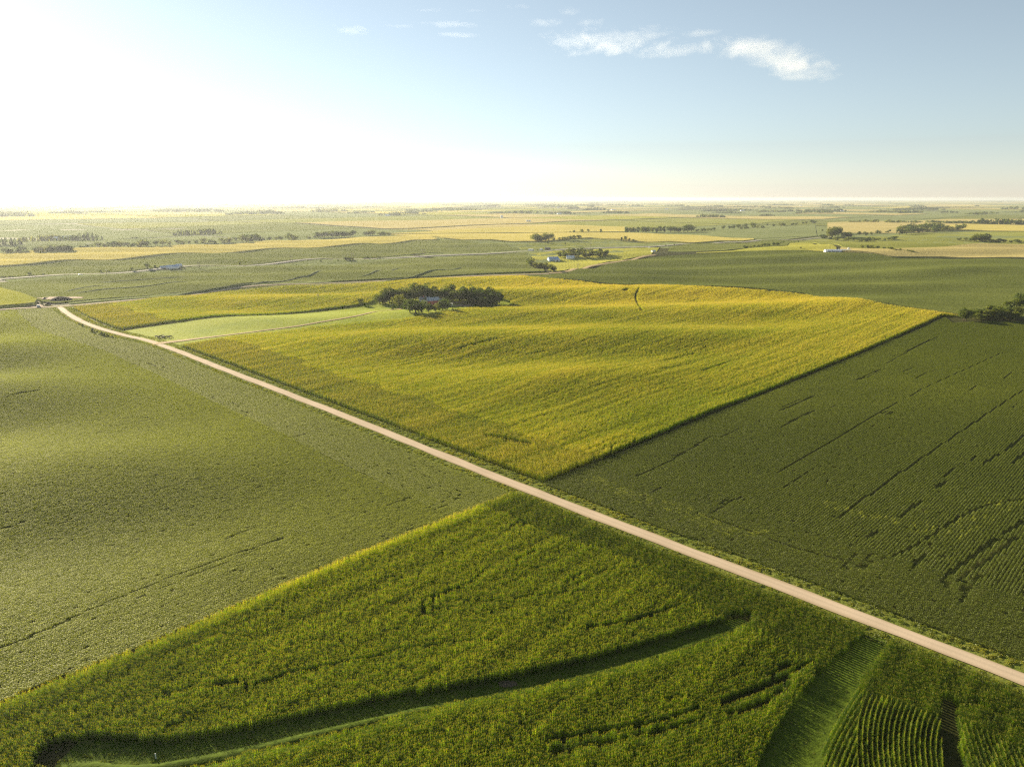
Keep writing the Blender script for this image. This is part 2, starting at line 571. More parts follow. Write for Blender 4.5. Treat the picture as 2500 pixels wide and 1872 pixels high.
# soil under the near crops, roads, verges
road_px = [(2700, 1737), (2500, 1660), (2000, 1468), (1300, 1200), (800, 1000), (560, 907), (380, 838), (300, 818), (240, 801), (195, 783), (163, 764), (146, 750)]
road_c = ats(road_px)
cross_px = [(-140, 768), (0, 757), (80, 752), (150, 749), (330, 733), (520, 713), (700, 695), (960, 685), (1110, 677), (1240, 672), (1340, 669)]
cross_c = ats(cross_px)
dirt_px = [(1340, 669), (1390, 664), (1430, 656), (1470, 647), (1520, 639), (1560, 631), (1600, 624)]
drive_px = [(372, 841), (440, 833), (520, 823), (640, 808), (760, 791), (880, 770), (940, 759), (985, 754)]
hwy_px = [(-150, 692), (0, 684), (320, 667), (640, 649), (940, 633), (1240, 618), (1350, 613), (1450, 608), (1640, 600), (1760, 594), (1840, 590), (1980, 584), (2030, 580)]

ribbon('roadside_grass', road_c, [11.5], M['verge'], 0.06, 5, 6, 0.0, wob=1.5)
ribbon('gravel_road', road_c, [3.25], M['gravel'], 0.16, 3, 12, 0.10, wob=0.5)
ribbon('roadside_grass', cross_c, [12], M['verge'], 0.05, 6, 4)
ribbon('gravel_road', cross_c, [3.6], M['gravel'], 0.3, 5, 4, 0.2)
ribbon('dirt_road', ats(dirt_px), [4.6], M['track'], 0.9, 8, 3, 0.2)
ribbon('farm_drive', ats(drive_px), [5, 2.5, 1.9, 1.9, 1.9, 1.9, 2.5], M['track'], 0.30, 4, 2, 0.05)
ribbon('highway', ats(hwy_px), [5.2], M['asphalt'], 1.0, 12, 3, 0.3)

# ---- plant pieces (kept out of the scene, placed by the fields below)
K = 0.73                                    # plant size against the survey's length unit
def corn_piece(seed, length, plants, leaves, detail=3, tassels=True, spread=1.0):
    r = random.Random(seed)
    b = MB()
    for i in range(plants):
        px = (i + 0.5) / plants * length - length / 2 + r.uniform(-.05, .05)
        py = r.uniform(-.06, .06)
        ht = r.uniform(1.70, 2.15)
        lx, ly = r.uniform(-.06, .06), r.uniform(-.06, .06)
        s = 0.022
        b.add([(px - s, py, 0), (px + s, py, 0), (px + lx, py + ly, ht)], [(0, 1, 2)], 0)
        b.add([(px, py - s, 0), (px, py + s, 0), (px + lx, py + ly, ht)], [(0, 1, 2)], 0)
        az0 = r.uniform(0, math.pi)
        for k in range(leaves):
            f = (k + 0.6) / leaves
            z0 = 0.35 + f * (ht - 0.45)
            az = az0 + (k % 2) * math.pi + r.uniform(-.6, .6)
            ln = (0.42 + 0.34 * math.sin(math.pi * min(1, f * 0.95 + .1))) * r.uniform(.8, 1.15)
            up = 0.5 + 0.75 * f + r.uniform(-.15, .2)
            w = r.uniform(.075, .105) / 2 * (1.35 if detail < 3 else 1.0)
            ca, sa = math.cos(az), math.sin(az)
            qs = []
            for j in range(detail + 1):
                t = j / detail
                rad = ln * (t * math.cos(up * (1 - .3 * t)))
                zz = z0 + ln * (up * t * .75 - (0.9 + r.uniform(0, .25)) * t * t * .75)
                ww = w * (1 - 0.9 * t * t)
                tw = r.uniform(-.25, .25)
                cx, cy_ = px + (lx * f + ca * rad) * K, py + ly * f + sa * rad
                qs.append((cx - sa * ww, cy_ + ca * ww, zz + tw * ww))
                qs.append((cx + sa * ww, cy_ - ca * ww, zz - tw * ww))
            b.add(qs, [(2 * j, 2 * j + 1, 2 * j + 3, 2 * j + 2) for j in range(detail)], 0)
        if tassels:
            for k in range(4):
                az, el = r.uniform(0, 6.28), r.uniform(.15, .75) if k else 0.0
                ln = r.uniform(.24, .36)
                tx, ty = math.cos(az) * math.sin(el) * ln, math.sin(az) * math.sin(el) * ln
                fa = r.uniform(0, 3.14)
                wx, wy = .013 * math.cos(fa), .013 * math.sin(fa)
                x0, y0 = px + lx, py + ly
                b.add([(x0 - wx, y0 - wy, ht - .06), (x0 + wx, y0 + wy, ht - .06), (x0 + tx + wx, y0 + ty + wy, ht + math.cos(el) * ln), (x0 + tx - wx, y0 + ty - wy, ht + math.cos(el) * ln)], [(0, 1, 2, 3)], 1)
    b.v = [(x, y * K * spread, z * K) for x, y, z in b.v]
    return b.build('corn_row', [M['corn_leaf'], M['tassel']], False)

def bush_piece(name, seed, length, width, height, n, size, mat, dome=0.45, flat=0.5, var=0.22):
    """a stretch of bushy row: leaf-sized faces on and under a rounded canopy"""
    r = random.Random(seed)
    b = MB()
    for i in range(n):
        x = r.uniform(-.5, .5) * length
        y = r.uniform(-1, 1)
        top = height * (1 - dome * y * y) * r.uniform(1 - var, 1.06)
        z = top * (r.uniform(.82, 1.0) if r.random() < .7 else r.uniform(.3, .85))
        y *= width / 2
        s = size * r.uniform(.7, 1.3)
        nrm = Vector((r.gauss(0, flat), r.gauss(0, flat) + y * 1.2, 1)).normalized()
        a = nrm.orthogonal().normalized()
        q = Matrix.Rotation(r.uniform(0, 6.28), 3, nrm)
        a = q @ a
        c = nrm.cross(a)
        p = Vector((x, y, z))
        b.add([p - a * s, p + c * s * .75, p + a * s, p - c * s * .75], [(0, 1, 2, 3)])
    return b.build(name, [mat], False)

corn_front = [corn_piece(10 + i, 0.42, 3, 11, 3, True, .78) for i in range(10)]
corn_near = [corn_piece(30 + i, 0.8, 5, 10, 2) for i in range(8)]
corn_far = [corn_piece(40 + i, 1.5, 9, 7, 2) for i in range(6)]
soy_row = [bush_piece('bean_row', 60 + i, 1.35, 0.66 * K, 0.90 * K, 150, 0.085 * K, M['soy_leaf']) for i in range(6)]
grass_bits = [bush_piece('grass_tuft', 80 + i, .9, .9, 0.32, 70, 0.075, M['grass_blade'], .6, 1.2) for i in range(5)]

soy_closed = [bush_piece('bean_row', 160 + i, 1.3, 0.92 * K, 0.86 * K, 150, 0.11 * K, M['soy_leaf'], .08, .22, .10) for i in range(6)]
def rows_along(level_lines, step, jit=0.12):
    """points and headings along a list of row polylines"""
    P, Y = [], []
    for pl in level_lines:
        d = np.r_[0, np.cumsum(np.hypot(*np.diff(pl, axis=0).T))]
        if d[-1] < step:
            continue
        s = np.arange(rng.uniform(0, step), d[-1], step)
        x, y = np.interp(s, d, pl[:, 0]), np.interp(s, d, pl[:, 1])
        t = np.clip(np.searchsorted(d, s) - 1, 0, len(pl) - 2)
        dv = pl[t + 1] - pl[t]
        P.append(np.stack([x, y], 1))
        Y.append(np.arctan2(dv[:, 1], dv[:, 0]))
    P, Y = np.vstack(P), np.concatenate(Y)
    return P, Y

def straight_rows(v0, v1, u0, u1, spacing, step, warp=None, along='u'):
    """rows parallel to u (or v) with an optional warp(u, v) added sideways"""
    vs = np.arange(v0, v1, spacing)
    us = np.arange(u0, u1, step)
    A, B = np.meshgrid(us, vs)
    A = A + rng.uniform(-.5, .5, A.shape) * step * .3
    off = warp(A, B) if warp is not None else 0.0
    e = 1.0
    slope = (warp(A + e, B) - off) / e if warp is not None else np.zeros_like(A)
    B2 = B + off + rng.normal(0, .03, A.shape)
    if along == 'u':
        x, y = uv2xy(A, B2)
        yaw = R(45) + np.arctan(slope)
    else:
        x, y = uv2xy(B2, A)
        yaw = R(135) - np.arctan(slope)
    return np.stack([x.ravel(), y.ravel()], 1), np.broadcast_to(yaw, A.shape).ravel()

def lines_px(spec, z):
    return [(dense(ats(p, z), 2.0), w) for p, w in spec]

def in_view(x, y, margin=0.06):
    """keeps what a camera here or a few steps aside could see"""
    d = y * cp + CAM_H * sp
    return (np.abs(x) < d * (1250 / FPX + margin) + 6) & (y > 52)

# ------------------------------------------------------------------ left bean field
ul, _ = xy2uv(*road_c.T)
soyL_poly = np.vstack([np.array([uv2xy(103.6, 103.5)]), ats([(380, 849), (320, 835), (262, 822), (215, 806), (160, 776), (140, 753), (60, 757), (-200, 778)]), ats([(-260, 1880)]), np.array([uv2xy(-40, 103.5)])])
tracksL = lines_px([
    ([(-60, 1602), (0, 1580), (110, 1535), (220, 1485), (360, 1428), (500, 1375), (690, 1312)], .5), ([(330, 1458), (480, 1398), (640, 1335)], .35),
    ([(555, 1312), (590, 1297), (623, 1285)], .6), ([(940, 1232), (985, 1216), (1010, 1208)], .35), ([(1040, 1247), (1085, 1232), (1115, 1215), (1128, 1200), (1112, 1190)], .35),
    ([(1040, 1238), (1075, 1226), (1098, 1210), (1100, 1200), (1085, 1195)], .3), ([(950, 1222), (1000, 1204), (1040, 1190), (1075, 1184)], .3),
    ([(700, 1068), (745, 1058), (790, 1043)], .3), ([(480, 985), (520, 980), (560, 980), (585, 992)], .4), ([(590, 1000), (605, 1008), (600, 1014)], .6),
    ([(360, 885), (378, 892), (390, 902), (402, 899), (398, 894)], .6), ([(475, 936), (488, 940), (480, 945)], .6), ([(285, 1020), (340, 1016), (370, 1019)], .4),
    ([(270, 1038), (320, 1032), (365, 1022)], .5), ([(-10, 1092), (6, 1089)], .8), ([(372, 1163), (385, 1156)], .6), ([(235, 1055), (258, 1050)], .7),
    ([(0, 1290), (30, 1282), (62, 1271)], .5), ([(170, 902), (190, 896), (205, 894), (216, 890)], .8), ([(32, 963), (50, 957), (64, 955)], 1.2), ([(60, 957), (95, 951)], 1.0),
    ([(0, 830), (90, 812), (150, 800)], .5), ([(590, 925), (640, 1000), (700, 1035)], .0)], .7)
P1, Y1 = straight_rows(122.5 - 0, 520, -40, 103, .76 * K, 1.0)
uu, vv = xy2uv(*P1.T)
headL = near_lines([(road_c, 22.0)], *P1.T)
P1, Y1 = P1[~headL], Y1[~headL]
P1b, Y1b = straight_rows(80, 104.6, 104, 520, .76 * K, 1.0, along='v')
hb = near_lines([(road_c, 22.0)], *P1b.T)
P1b, Y1b = P1b[hb], Y1b[hb]
P1c, Y1c = straight_rows(103.5, 122.5, -40, 90, .76 * K, 1.0)
PL, YL = np.vstack([P1, P1b, P1c]), np.concatenate([Y1, Y1b, Y1c])
k = inside(soyL_poly, *PL.T) & in_view(*PL.T) & ~near_lines([(road_c, 4.9)], *PL.T)
k &= rng.random(len(PL)) > .012 + .05 * (fbm(PL[:, 0], PL[:, 1], 40, 21) > .68)
PL, YL = PL[k], YL[k]
# ------------------------------------------------------------------ right bean field
soyR_poly = np.vstack([np.array([uv2xy(113.2, 102.6)]), np.array([uv2xy(300, 102.4), uv2xy(428, 101.5)]), ats([(2325, 790), (2420, 786), (2600, 788)]), ats([(2700, 1500), (2700, 1735)])])
tracksR = lines_px([
    ([(1555, 1160), (1630, 1125), (1700, 1084), (1735, 1062)], .5), ([(1640, 1112), (1710, 1083)], .5), ([(1745, 1070), (1805, 1045)], .4), ([(1900, 1002), (1945, 983), (1985, 965)], .6),
    ([(1910, 992), (1955, 972)], .5), ([(1900, 1150), (2060, 1058), (2230, 960), (2350, 903), (2450, 858)], .35), ([(2050, 1260), (2130, 1200), (2260, 1110), (2400, 1015), (2500, 950)], .45),
    ([(2195, 1260), (2225, 1238), (2250, 1220)], .8), ([(2285, 1190), (2310, 1172)], .8), ([(2090, 926), (2150, 900)], .7), ([(2100, 925), (2152, 905)], .5), ([(2165, 885), (2230, 850), (2290, 820)], .5),
    ([(2180, 870), (2270, 828)], .4), ([(1908, 1040), (1960, 1012), (1990, 1000)], 1.0), ([(2030, 992), (2042, 988)], 1.0), ([(2150, 1008), (2168, 1001)], .7), ([(2162, 1012), (2180, 1003)], .7), ([(2205, 905), (2225, 898)], .6),
    ([(2455, 1098), (2500, 1062), (2560, 1020)], 1.0), ([(2470, 1128), (2540, 1076)], .9), ([(2400, 1130), (2440, 1105)], .7), ([(2120, 1308), (2140, 1295)], .6), ([(2450, 1300), (2500, 1268)], .9), ([(2380, 1350), (2440, 1312)], .7),
    ([(2290, 1418), (2380, 1350), (2430, 1310)], .7), ([(2310, 1428), (2400, 1370), (2480, 1310)], .8), ([(2345, 1435), (2390, 1400)], .8), ([(2330, 1470), (2375, 1425)], .7), ([(2200, 1400), (2260, 1350)], .8),
    ([(2110, 1385), (2115, 1362), (2135, 1350)], .6), ([(2060, 1380), (2068, 1362), (2090, 1350)], .5), ([(1570, 1225), (1583, 1245), (1590, 1262)], .35), ([(1588, 1230), (1600, 1258), (1610, 1272)], .35),
    ([(1585, 1203), (1605, 1190), (1622, 1180)], .4), ([(1560, 1165), (1570, 1190), (1575, 1222)], .3), ([(1730, 1260), (1760, 1232), (1810, 1210)], .5), ([(1755, 1228), (1775, 1218)], .6),
    ([(2070, 1385), (2200, 1345), (2280, 1300), (2340, 1262), (2420, 1228), (2560, 1208)], .5), ([(1700, 1250), (1820, 1290), (1930, 1330), (2060, 1365)], .4)], .7)
for i in range(12):                                     # short skips of the planter
    u0, v0 = rng.uniform(140, 420), rng.uniform(0, 98)
    ln = rng.uniform(3, 14)
    tracksR.append((np.array([uv2xy(u0, v0), uv2xy(u0 + ln, v0)]), rng.choice([.3, .35, .5])))
tracksR = [(p_, min(w_, .62) * .62) for p_, w_ in tracksR]
tracksL = [(p_, w_ * .6) for p_, w_ in tracksL]
P2, Y2 = straight_rows(-30, 102.4, 133, 470, .76 * K, 1.0)
P2b, Y2b = straight_rows(113.2, 133, -40, 102.6, .76 * K, 1.0, along='v')
PR, YR = np.vstack([P2, P2b]), np.concatenate([Y2, Y2b])
k = inside(soyR_poly, *PR.T) & in_view(*PR.T) & ~near_lines([(road_c, 4.6)], *PR.T)
k &= rng.random(len(PR)) > .015
PR, YR = PR[k], YR[k]

def bean_tint(P, base, amp, seed):
    return np.clip(base + amp * (fbm(P[:, 0], P[:, 1], 60, seed) - .5) * 2 + rng.normal(0, .035, len(P)), 0, 1)

weedR = near_lines([(ats(p, .7), w) for p, w in [([(1450, 1170), (1540, 1205), (1680, 1245), (1760, 1285), (1850, 1300)], 2.6), ([(2030, 1232), (2090, 1245), (2160, 1265), (2235, 1282)], 2.2),
                    ([(2235, 1282), (2330, 1300), (2390, 1262), (2450, 1228), (2560, 1210)], 2.2)]], *PR.T)
tR = bean_tint(PR, .40, .16, 31) + weedR * rng.uniform(0, .45, len(PR)) * (rng.random(len(PR)) < .35)
tL = bean_tint(PL, .82, .12, 33)  # backlit brightness of the left beans put into a higher leaf tint
sL = rng.uniform(.93, 1.06, len(PL)) * (0.92 + .2 * fbm(PL[:, 0], PL[:, 1], 25, 35))
sR = rng.uniform(.94, 1.06, len(PR)) * (0.92 + .2 * fbm(PR[:, 0], PR[:, 1], 25, 36))
sL[near_lines(tracksL, *PL.T)] *= .45
sR[near_lines(tracksR, *PR.T)] *= .32
def aniso(s): return np.stack([np.ones_like(s), 0.92 + 0.14 * (s - 1), s], 1)
soil_u = np.linspace(0, 1, 60)
scatter('soybean_field', soy_closed, PL, YL + math.pi * (rng.random(len(PL)) < .5), aniso(sL), tL, rng.integers(0, 6, len(PL)))
scatter('soybean_field', soy_row, PR, YR + math.pi * (rng.random(len(PR)) < .5), aniso(sR), tR, rng.integers(0, 6, len(PR)))

# ------------------------------------------------------------------ tall corn beyond the road
past_px = [(300, 806), (400, 791), (500, 777), (600, 771), (700, 767), (790, 758), (868, 748), (905, 742), (918, 732), (1000, 725), (1120, 723), (1220, 731), (1246, 740), (1245, 747), (1200, 758), (1150, 757),
           (1090, 764), (1040, 776), (980, 784), (900, 789), (760, 803), (600, 823), (500, 838), (425, 849), (398, 849), (360, 833)]
past_poly = ats(past_px)
cornM_poly = np.vstack([np.array([uv2xy(113.4, 103.8), uv2xy(113.4, 330)]), ats([(395, 849), (330, 818), (262, 795), (215, 775), (176, 754)]), ats([(330, 739), (520, 719), (700, 701), (960, 690), (1110, 682), (1240, 677), (1290, 679), (1350, 684), (1420, 690), (1500, 699), (1530, 702), (1560, 700), (1800, 707), (1960, 722), (2150, 745), (2345, 775)]), np.array([uv2xy(432, 104.2)])])
gapsM = lines_px([
    ([(1190, 1058), (1225, 1062), (1255, 1068), (1290, 1078)], 1.2), ([(1560, 700), (1552, 720), (1556, 740), (1566, 755)], .8), ([(1530, 702), (1524, 706)], 2.0)], 1.8)
for i in range(60):
    u0, v0 = rng.uniform(120, 420), rng.uniform(110, 480)
    ln = rng.uniform(6, 22)
    gapsM.append((np.array([uv2xy(u0, v0), uv2xy(u0 + ln, v0 + rng.uniform(-2, 2))]), rng.choice([.4, .6, .8])))
def warpM(u, v):
    return 10 * np.sin(u / 48.0 + 0.6) * sstep(110, 200, v) + 6 * np.sin(u / 23.0 + v / 60.0) * sstep(150, 260, v)
Pn, Yn = straight_rows(85, 220, 128, 480, .76 * K, .8, warpM)
Pf, Yf = straight_rows(85, 520, 128, 520, .76 * K, 1.5, warpM)
Ph, Yh = straight_rows(100, 140, 103.9, 500, .76 * K, .8, along='v')
def head_edge(P):
    return 134 + 10 * (fbm(P[:, 0], P[:, 1], 9, 71) - .5)
q = xy2uv(*Pn.T)[0] > head_edge(Pn); Pn, Yn = Pn[q], Yn[q]
q = xy2uv(*Pf.T)[0] > head_edge(Pf); Pf, Yf = Pf[q], Yf[q]
q = xy2uv(*Ph.T)[0] <= head_edge(Ph); Ph, Yh = Ph[q], Yh[q]
dn, df = np.hypot(*Pn.T), np.hypot(*Pf.T)
Pn, Yn, Pf, Yf = Pn[dn < 235], Yn[dn < 235], Pf[df >= 235], Yf[df >= 235]
dh = np.hypot(*Ph.T)
def corn_ok(P, gaps, poly):
    k = inside(poly, *P.T) & in_view(*P.T) & ~near_lines(gaps, *P.T)
    return k & (rng.random(len(P)) > .01 + .06 * (fbm(P[:, 0], P[:, 1], 30, 23) > .66))
def corn_attr(P, seed, base, amp, fine=.09, bands=1.0):
    u, v = xy2uv(*P.T)
    gold = sstep(250, 440, u) * .30 * (.5 + fbm(P[:, 0], P[:, 1], 90, seed + 2))
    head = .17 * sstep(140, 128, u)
    row = vnoise(u / 26.0, v / .9, 1.0, seed + 3) - .5
    band = vnoise(u / 60.0, v / 4.5, 1.0, seed + 4) - .5
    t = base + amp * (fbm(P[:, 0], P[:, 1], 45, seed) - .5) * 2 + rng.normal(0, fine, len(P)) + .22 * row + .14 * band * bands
    s = .90 + (.17 * row + .15 * band * bands) + .2 * fbm(P[:, 0], P[:, 1], 18, seed + 1) + rng.normal(0, .06, len(P))
    return t, s, gold, head
PM, YM = np.vstack([Pn, Ph]), np.concatenate([Yn, Yh])
k = corn_ok(PM, gapsM, cornM_poly) & ~near_lines([(road_c, 5.0)], *PM.T) & ~inside(past_poly, *PM.T)
PM, YM = PM[k], YM[k]
t, s, gold, head = corn_attr(PM, 41, .59, .16)
scatter('corn_field', corn_near, PM, YM + math.pi * (rng.random(len(PM)) < .5), s, np.clip(t + gold + head, 0, 1), rng.integers(0, 8, len(PM)))
k = corn_ok(Pf, gapsM, cornM_poly) & ~inside(past_poly, *Pf.T)
Pf, Yf = Pf[k], Yf[k]
t, s, gold, head = corn_attr(Pf, 41, .59, .16)
scatter('corn_field', corn_far, Pf, Yf + math.pi * (rng.random(len(Pf)) < .5), s, np.clip(t + gold + head, 0, 1), rng.integers(0, 6, len(Pf)))

# ------------------------------------------------------------------ corn in front, with a grassed terrace channel and a grass waterway
ZC = 0.3
terr_c = dense(ats([(150, 1848), (250, 1856), (350, 1862), (500, 1838), (650, 1806), (800, 1772), (1000, 1727), (1240, 1682), (1400, 1648), (1500, 1622), (1620, 1588), (1700, 1560), (1780, 1533), (1822, 1512)], ZC), 1.0)
terr_w = np.interp(np.linspace(0, 1, len(terr_c)), [0, .1, .2, .5, .85, .97, 1], [5.5, 6.5, 5.4, 4.0, 4.0, 3.2, 1.0]) / 2
wway_c = dense(ats([(2156, 1552), (2106, 1602), (2052, 1660), (2006, 1720), (1968, 1780), (1938, 1840), (1914, 1900), (1890, 1990)], ZC), 1.0)
wway_w = np.interp(np.linspace(0, 1, len(wway_c)), [0, .25, .5, 1], [3.0, 4.2, 5.2, 6.0]) / 2
lane_c = ats([(2318, 1712), (2316, 1760), (2322, 1820), (2330, 1900), (2345, 2000)], 1.0)
def var_lines(c, w): return [(c[i:i + 2], float(w[i])) for i in range(len(c) - 1)]
gapsF = lines_px([
    ([(1200, 1375), (1165, 1402), (1158, 1412), (1110, 1434), (1060, 1456), (1050, 1470), (1066, 1480), (1105, 1477)], .45), ([(1110, 1432), (1045, 1452), (1028, 1470), (1035, 1490), (1070, 1500)], .4),
    ([(1255, 1364), (1305, 1339)], .45), ([(1245, 1280), (1264, 1269)], .4), ([(1273, 1281), (1285, 1268)], .4), ([(1385, 1412), (1430, 1388)], .4), ([(1405, 1420), (1480, 1385)], .35),
    ([(1437, 1525), (1530, 1511), (1600, 1490), (1660, 1470)], .6), ([(640, 1655), (760, 1622), (900, 1595), (1000, 1573), (1165, 1557)], .4), ([(1340, 1795), (1440, 1780), (1600, 1752), (1700, 1722)], .5),
    ([(1350, 1822), (1480, 1800), (1600, 1776), (1720, 1744)], .5), ([(1765, 1706), (1850, 1672), (1900, 1650), (1985, 1606)], .55), ([(1780, 1732), (1860, 1706), (1925, 1660)], .55), ([(1880, 1640), (1925, 1612)], .6),
    ([(1100, 1458), (1180, 1462), (1300, 1448), (1420, 1436)], .3), ([(520, 1665), (580, 1655)], .5), ([(410, 1760), (480, 1745)], .4), ([(380, 1690), (470, 1668)], .35), ([(2380, 1700), (2420, 1722), (2450, 1735)], .5)], 1.7)
gapsF += [(lane_c, 1.25)]
gapsF = [(p_, w_ * .75) for p_, w_ in gapsF]
gapsM = [(p_, w_ * .75) for p_, w_ in gapsM]
fg_poly = np.array([uv2xy(104.6, 102.8), uv2xy(60, 102.8), uv2xy(-40, 101.0), uv2xy(-40, -20), uv2xy(104.6, -20)])
rows = []
tt = np.gradient(terr_c, axis=0); tt /= np.linalg.norm(tt, axis=1)[:, None]
tn = np.stack([-tt[:, 1], tt[:, 0]], 1)
ext0 = terr_c[0] - tt[3] * np.arange(60, 0, -1)[:, None]
turn = np.array([math.cos(R(70)), math.sin(R(70))])
ext1 = [terr_c[-1]]
for i in range(40):                                      # the rows below bend up towards the headland
    a = R(38 + 24 * min(1, i / 25))
    ext1.append(ext1[-1] + np.array([math.cos(a), math.sin(a)]))
guide = np.vstack([ext0, terr_c, np.array(ext1[1:])])
for _ in range(40):
    guide[1:-1] = guide[1:-1] * .5 + (guide[:-2] + guide[2:]) * .25
gt = np.gradient(guide, axis=0); gt /= np.linalg.norm(gt, axis=1)[:, None]
gn = np.stack([-gt[:, 1], gt[:, 0]], 1)
PA, YA = rows_along([guide + gn * (k_ * .76 * K) for k_ in range(-96, 104)], .42)
# right of the waterway the rows follow the waterway's right bank
wt = np.gradient(wway_c, axis=0); wt /= np.linalg.norm(wt, axis=1)[:, None]
wn_ = np.stack([-wt[:, 1], wt[:, 0]], 1)
wext = np.vstack([wway_c[0] - wt[2] * np.arange(25, 0, -1)[:, None], wway_c])
wg = np.gradient(wext, axis=0); wg /= np.linalg.norm(wg, axis=1)[:, None]
wgn = np.stack([-wg[:, 1], wg[:, 0]], 1)
def offs(pl, k0, k1):
    pl = dense(pl, 1.0)
    for _ in range(12):
        pl[1:-1] = pl[1:-1] * .5 + (pl[:-2] + pl[2:]) * .25
    t = np.gradient(pl, axis=0); t /= np.linalg.norm(t, axis=1)[:, None]
    n = np.stack([t[:, 1], -t[:, 0]], 1)
    return [pl + n * (k_ * .76 * K) for k_ in range(k0, k1)]
def right_of(P, pl):
    pl = dense(pl, 1.0)
    pl = np.vstack([pl[0] - (pl[3] - pl[0]) * 12, pl, pl[-1] + (pl[-1] - pl[-4]) * 12])
    d = ((P[:, None, :] - pl[None]) ** 2).sum(-1).argmin(1)
    tv = np.gradient(pl, axis=0)[d]
    q = P - pl[d]
    return tv[:, 0] * q[:, 1] - tv[:, 1] * q[:, 0] < 0
bend_px = [(2110, 2000), (2096, 1880), (2090, 1800), (2106, 1712), (2150, 1645), (2205, 1590)]
lane_px = [(2330, 2000), (2318, 1880), (2313, 1790), (2312, 1705), (2330, 1620)]
fan_px = [(2420, 2000), (2370, 1890), (2338, 1790), (2318, 1705), (2310, 1600)]
bend_c, lane_e, fan_c = ats(bend_px, 1.2), ats(lane_px, 1.2), ats(fan_px, 1.2)
PB0, YB0 = rows_along([wext + wgn * (k_ * .76 * K) for k_ in range(1, 60)], .42)
q = ~right_of(PB0, bend_c); PB0, YB0 = PB0[q], YB0[q]
PB1, YB1 = rows_along(offs(bend_c, 0, 70), .42)
q = ~right_of(PB1, lane_e); PB1, YB1 = PB1[q], YB1[q]
PB2, YB2 = rows_along(offs(fan_c, 0, 90), .42)
q = right_of(PB2, lane_e); PB2, YB2 = PB2[q], YB2[q]
PB, YB = np.vstack([PB0, PB1, PB2]), np.concatenate([YB0, YB1, YB2])
PC, YC = straight_rows(88, 104.8, -25, 103, .76 * K, .42, along='v')
wmid = np.vstack([wway_c[0] + (wway_c[0] - wway_c[5]) * 8, wway_c, wway_c[-1] + (wway_c[-1] - wway_c[-5]) * 8])
def right_of_way(P):
    d = ((P[:, None, :] - wmid[None]) ** 2).sum(-1).argmin(1)
    tv = np.gradient(wmid, axis=0)[d]
    q = P - wmid[d]
    return tv[:, 0] * q[:, 1] - tv[:, 1] * q[:, 0] > 0
def fg_ok(P, head):
    u, v = xy2uv(*P.T)
    k = inside(fg_poly, *P.T) & in_view(*P.T, .10)
    hw = np.where(v < 30, 90.5, 93.5 + 4 * (vnoise(v, u * 0, 14, 2) - .5)) + 7 * (fbm(P[:, 0], P[:, 1], 5, 73) - .5)
    k &= (u >= hw) if head else (u < hw)
    return k
kA = fg_ok(PA, False); PA, YA = PA[kA], YA[kA]
kA = ~right_of_way(PA); PA, YA = PA[kA], YA[kA]
kB = fg_ok(PB, False); PB, YB = PB[kB], YB[kB]
kB = right_of_way(PB); PB, YB = PB[kB], YB[kB]
kC = fg_ok(PC, True); PC, YC = PC[kC], YC[kC]
PF, YF = np.vstack([PA, PB, PC]), np.concatenate([YA, YB, YC])
k = ~near_lines(gapsF, *PF.T) & ~near_lines(var_lines(terr_c, terr_w), *PF.T) & ~near_lines(var_lines(wway_c, wway_w), *PF.T) & (rng.random(len(PF)) > .02)
k &= ~near_lines([(road_c, 4.7)], *PF.T)
PF, YF = PF[k], YF[k]
t, s, gold, head = corn_attr(PF, 51, .17, .10, .14, .3)
t = t + .55 * sstep(99.6, 102.4, xy2uv(*PF.T)[1]) * (.6 + .4 * rng.random(len(PF)))  # sunlit field edge put into the outer rows as a brighter, yellower tint
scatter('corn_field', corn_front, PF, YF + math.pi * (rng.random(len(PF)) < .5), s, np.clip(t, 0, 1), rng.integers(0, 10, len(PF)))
print('instances', len(PL), len(PR), len(PM), len(Pf), len(PF))

# ------------------------------------------------------------------ grass: verges, waterway, terrace, pasture
M['waterway'] = surf_mat('waterway_turf', [(0.3, (0.045, 0.072, 0.007)), (0.7, (0.070, 0.102, 0.010))], 0.3, 5, 0.5, 1.5, fine=1.5)
ribbon('grass_waterway', wway_c, wway_w * 2 + 1.2, M['waterway'], 0.10, 2, 6)
ribbon('terrace_channel', terr_c, terr_w * 2 + 1.0, M['waterway'], 0.08, 2, 6)
def berm(name, c, w, h, mat, off=0.0, kind='structure', rough=.25):
    c = np.asarray(c)
    t = np.gradient(c, axis=0); t /= np.linalg.norm(t, axis=1)[:, None]
    n = np.stack([-t[:, 1], t[:, 0]], 1)
    prof = [(-.5, -.05), (-.34, .35), (-.14, .85), (.02, 1.0), (.2, .8), (.36, .3), (.5, -.05)]
    vs, fs = [], []
    L = len(c)
    for i in range(L):
        e = min(1, i / 4, (L - 1 - i) / 4)
        k = 1 - rough + 2 * rough * vnoise(c[i, 0], c[i, 1], 5, 8)
        for a, b in prof:
            p = c[i] + n[i] * (a * w + off)
            vs.append((p[0], p[1], float(H(*p)) + 0.04 + max(-.1, b * h * e * k)))
    m = len(prof)
    for i in range(L - 1):
        for k in range(m - 1):
            a = i * m + k
            fs.append((a, a + m, a + m + 1, a + 1))
    o = link_mesh(name, vs, fs, mat, None, None, True)
    o['kind'] = kind
    return o
berm('terrace_ridge', terr_c, 2.2, 0.35, M['waterway'], -0.9)

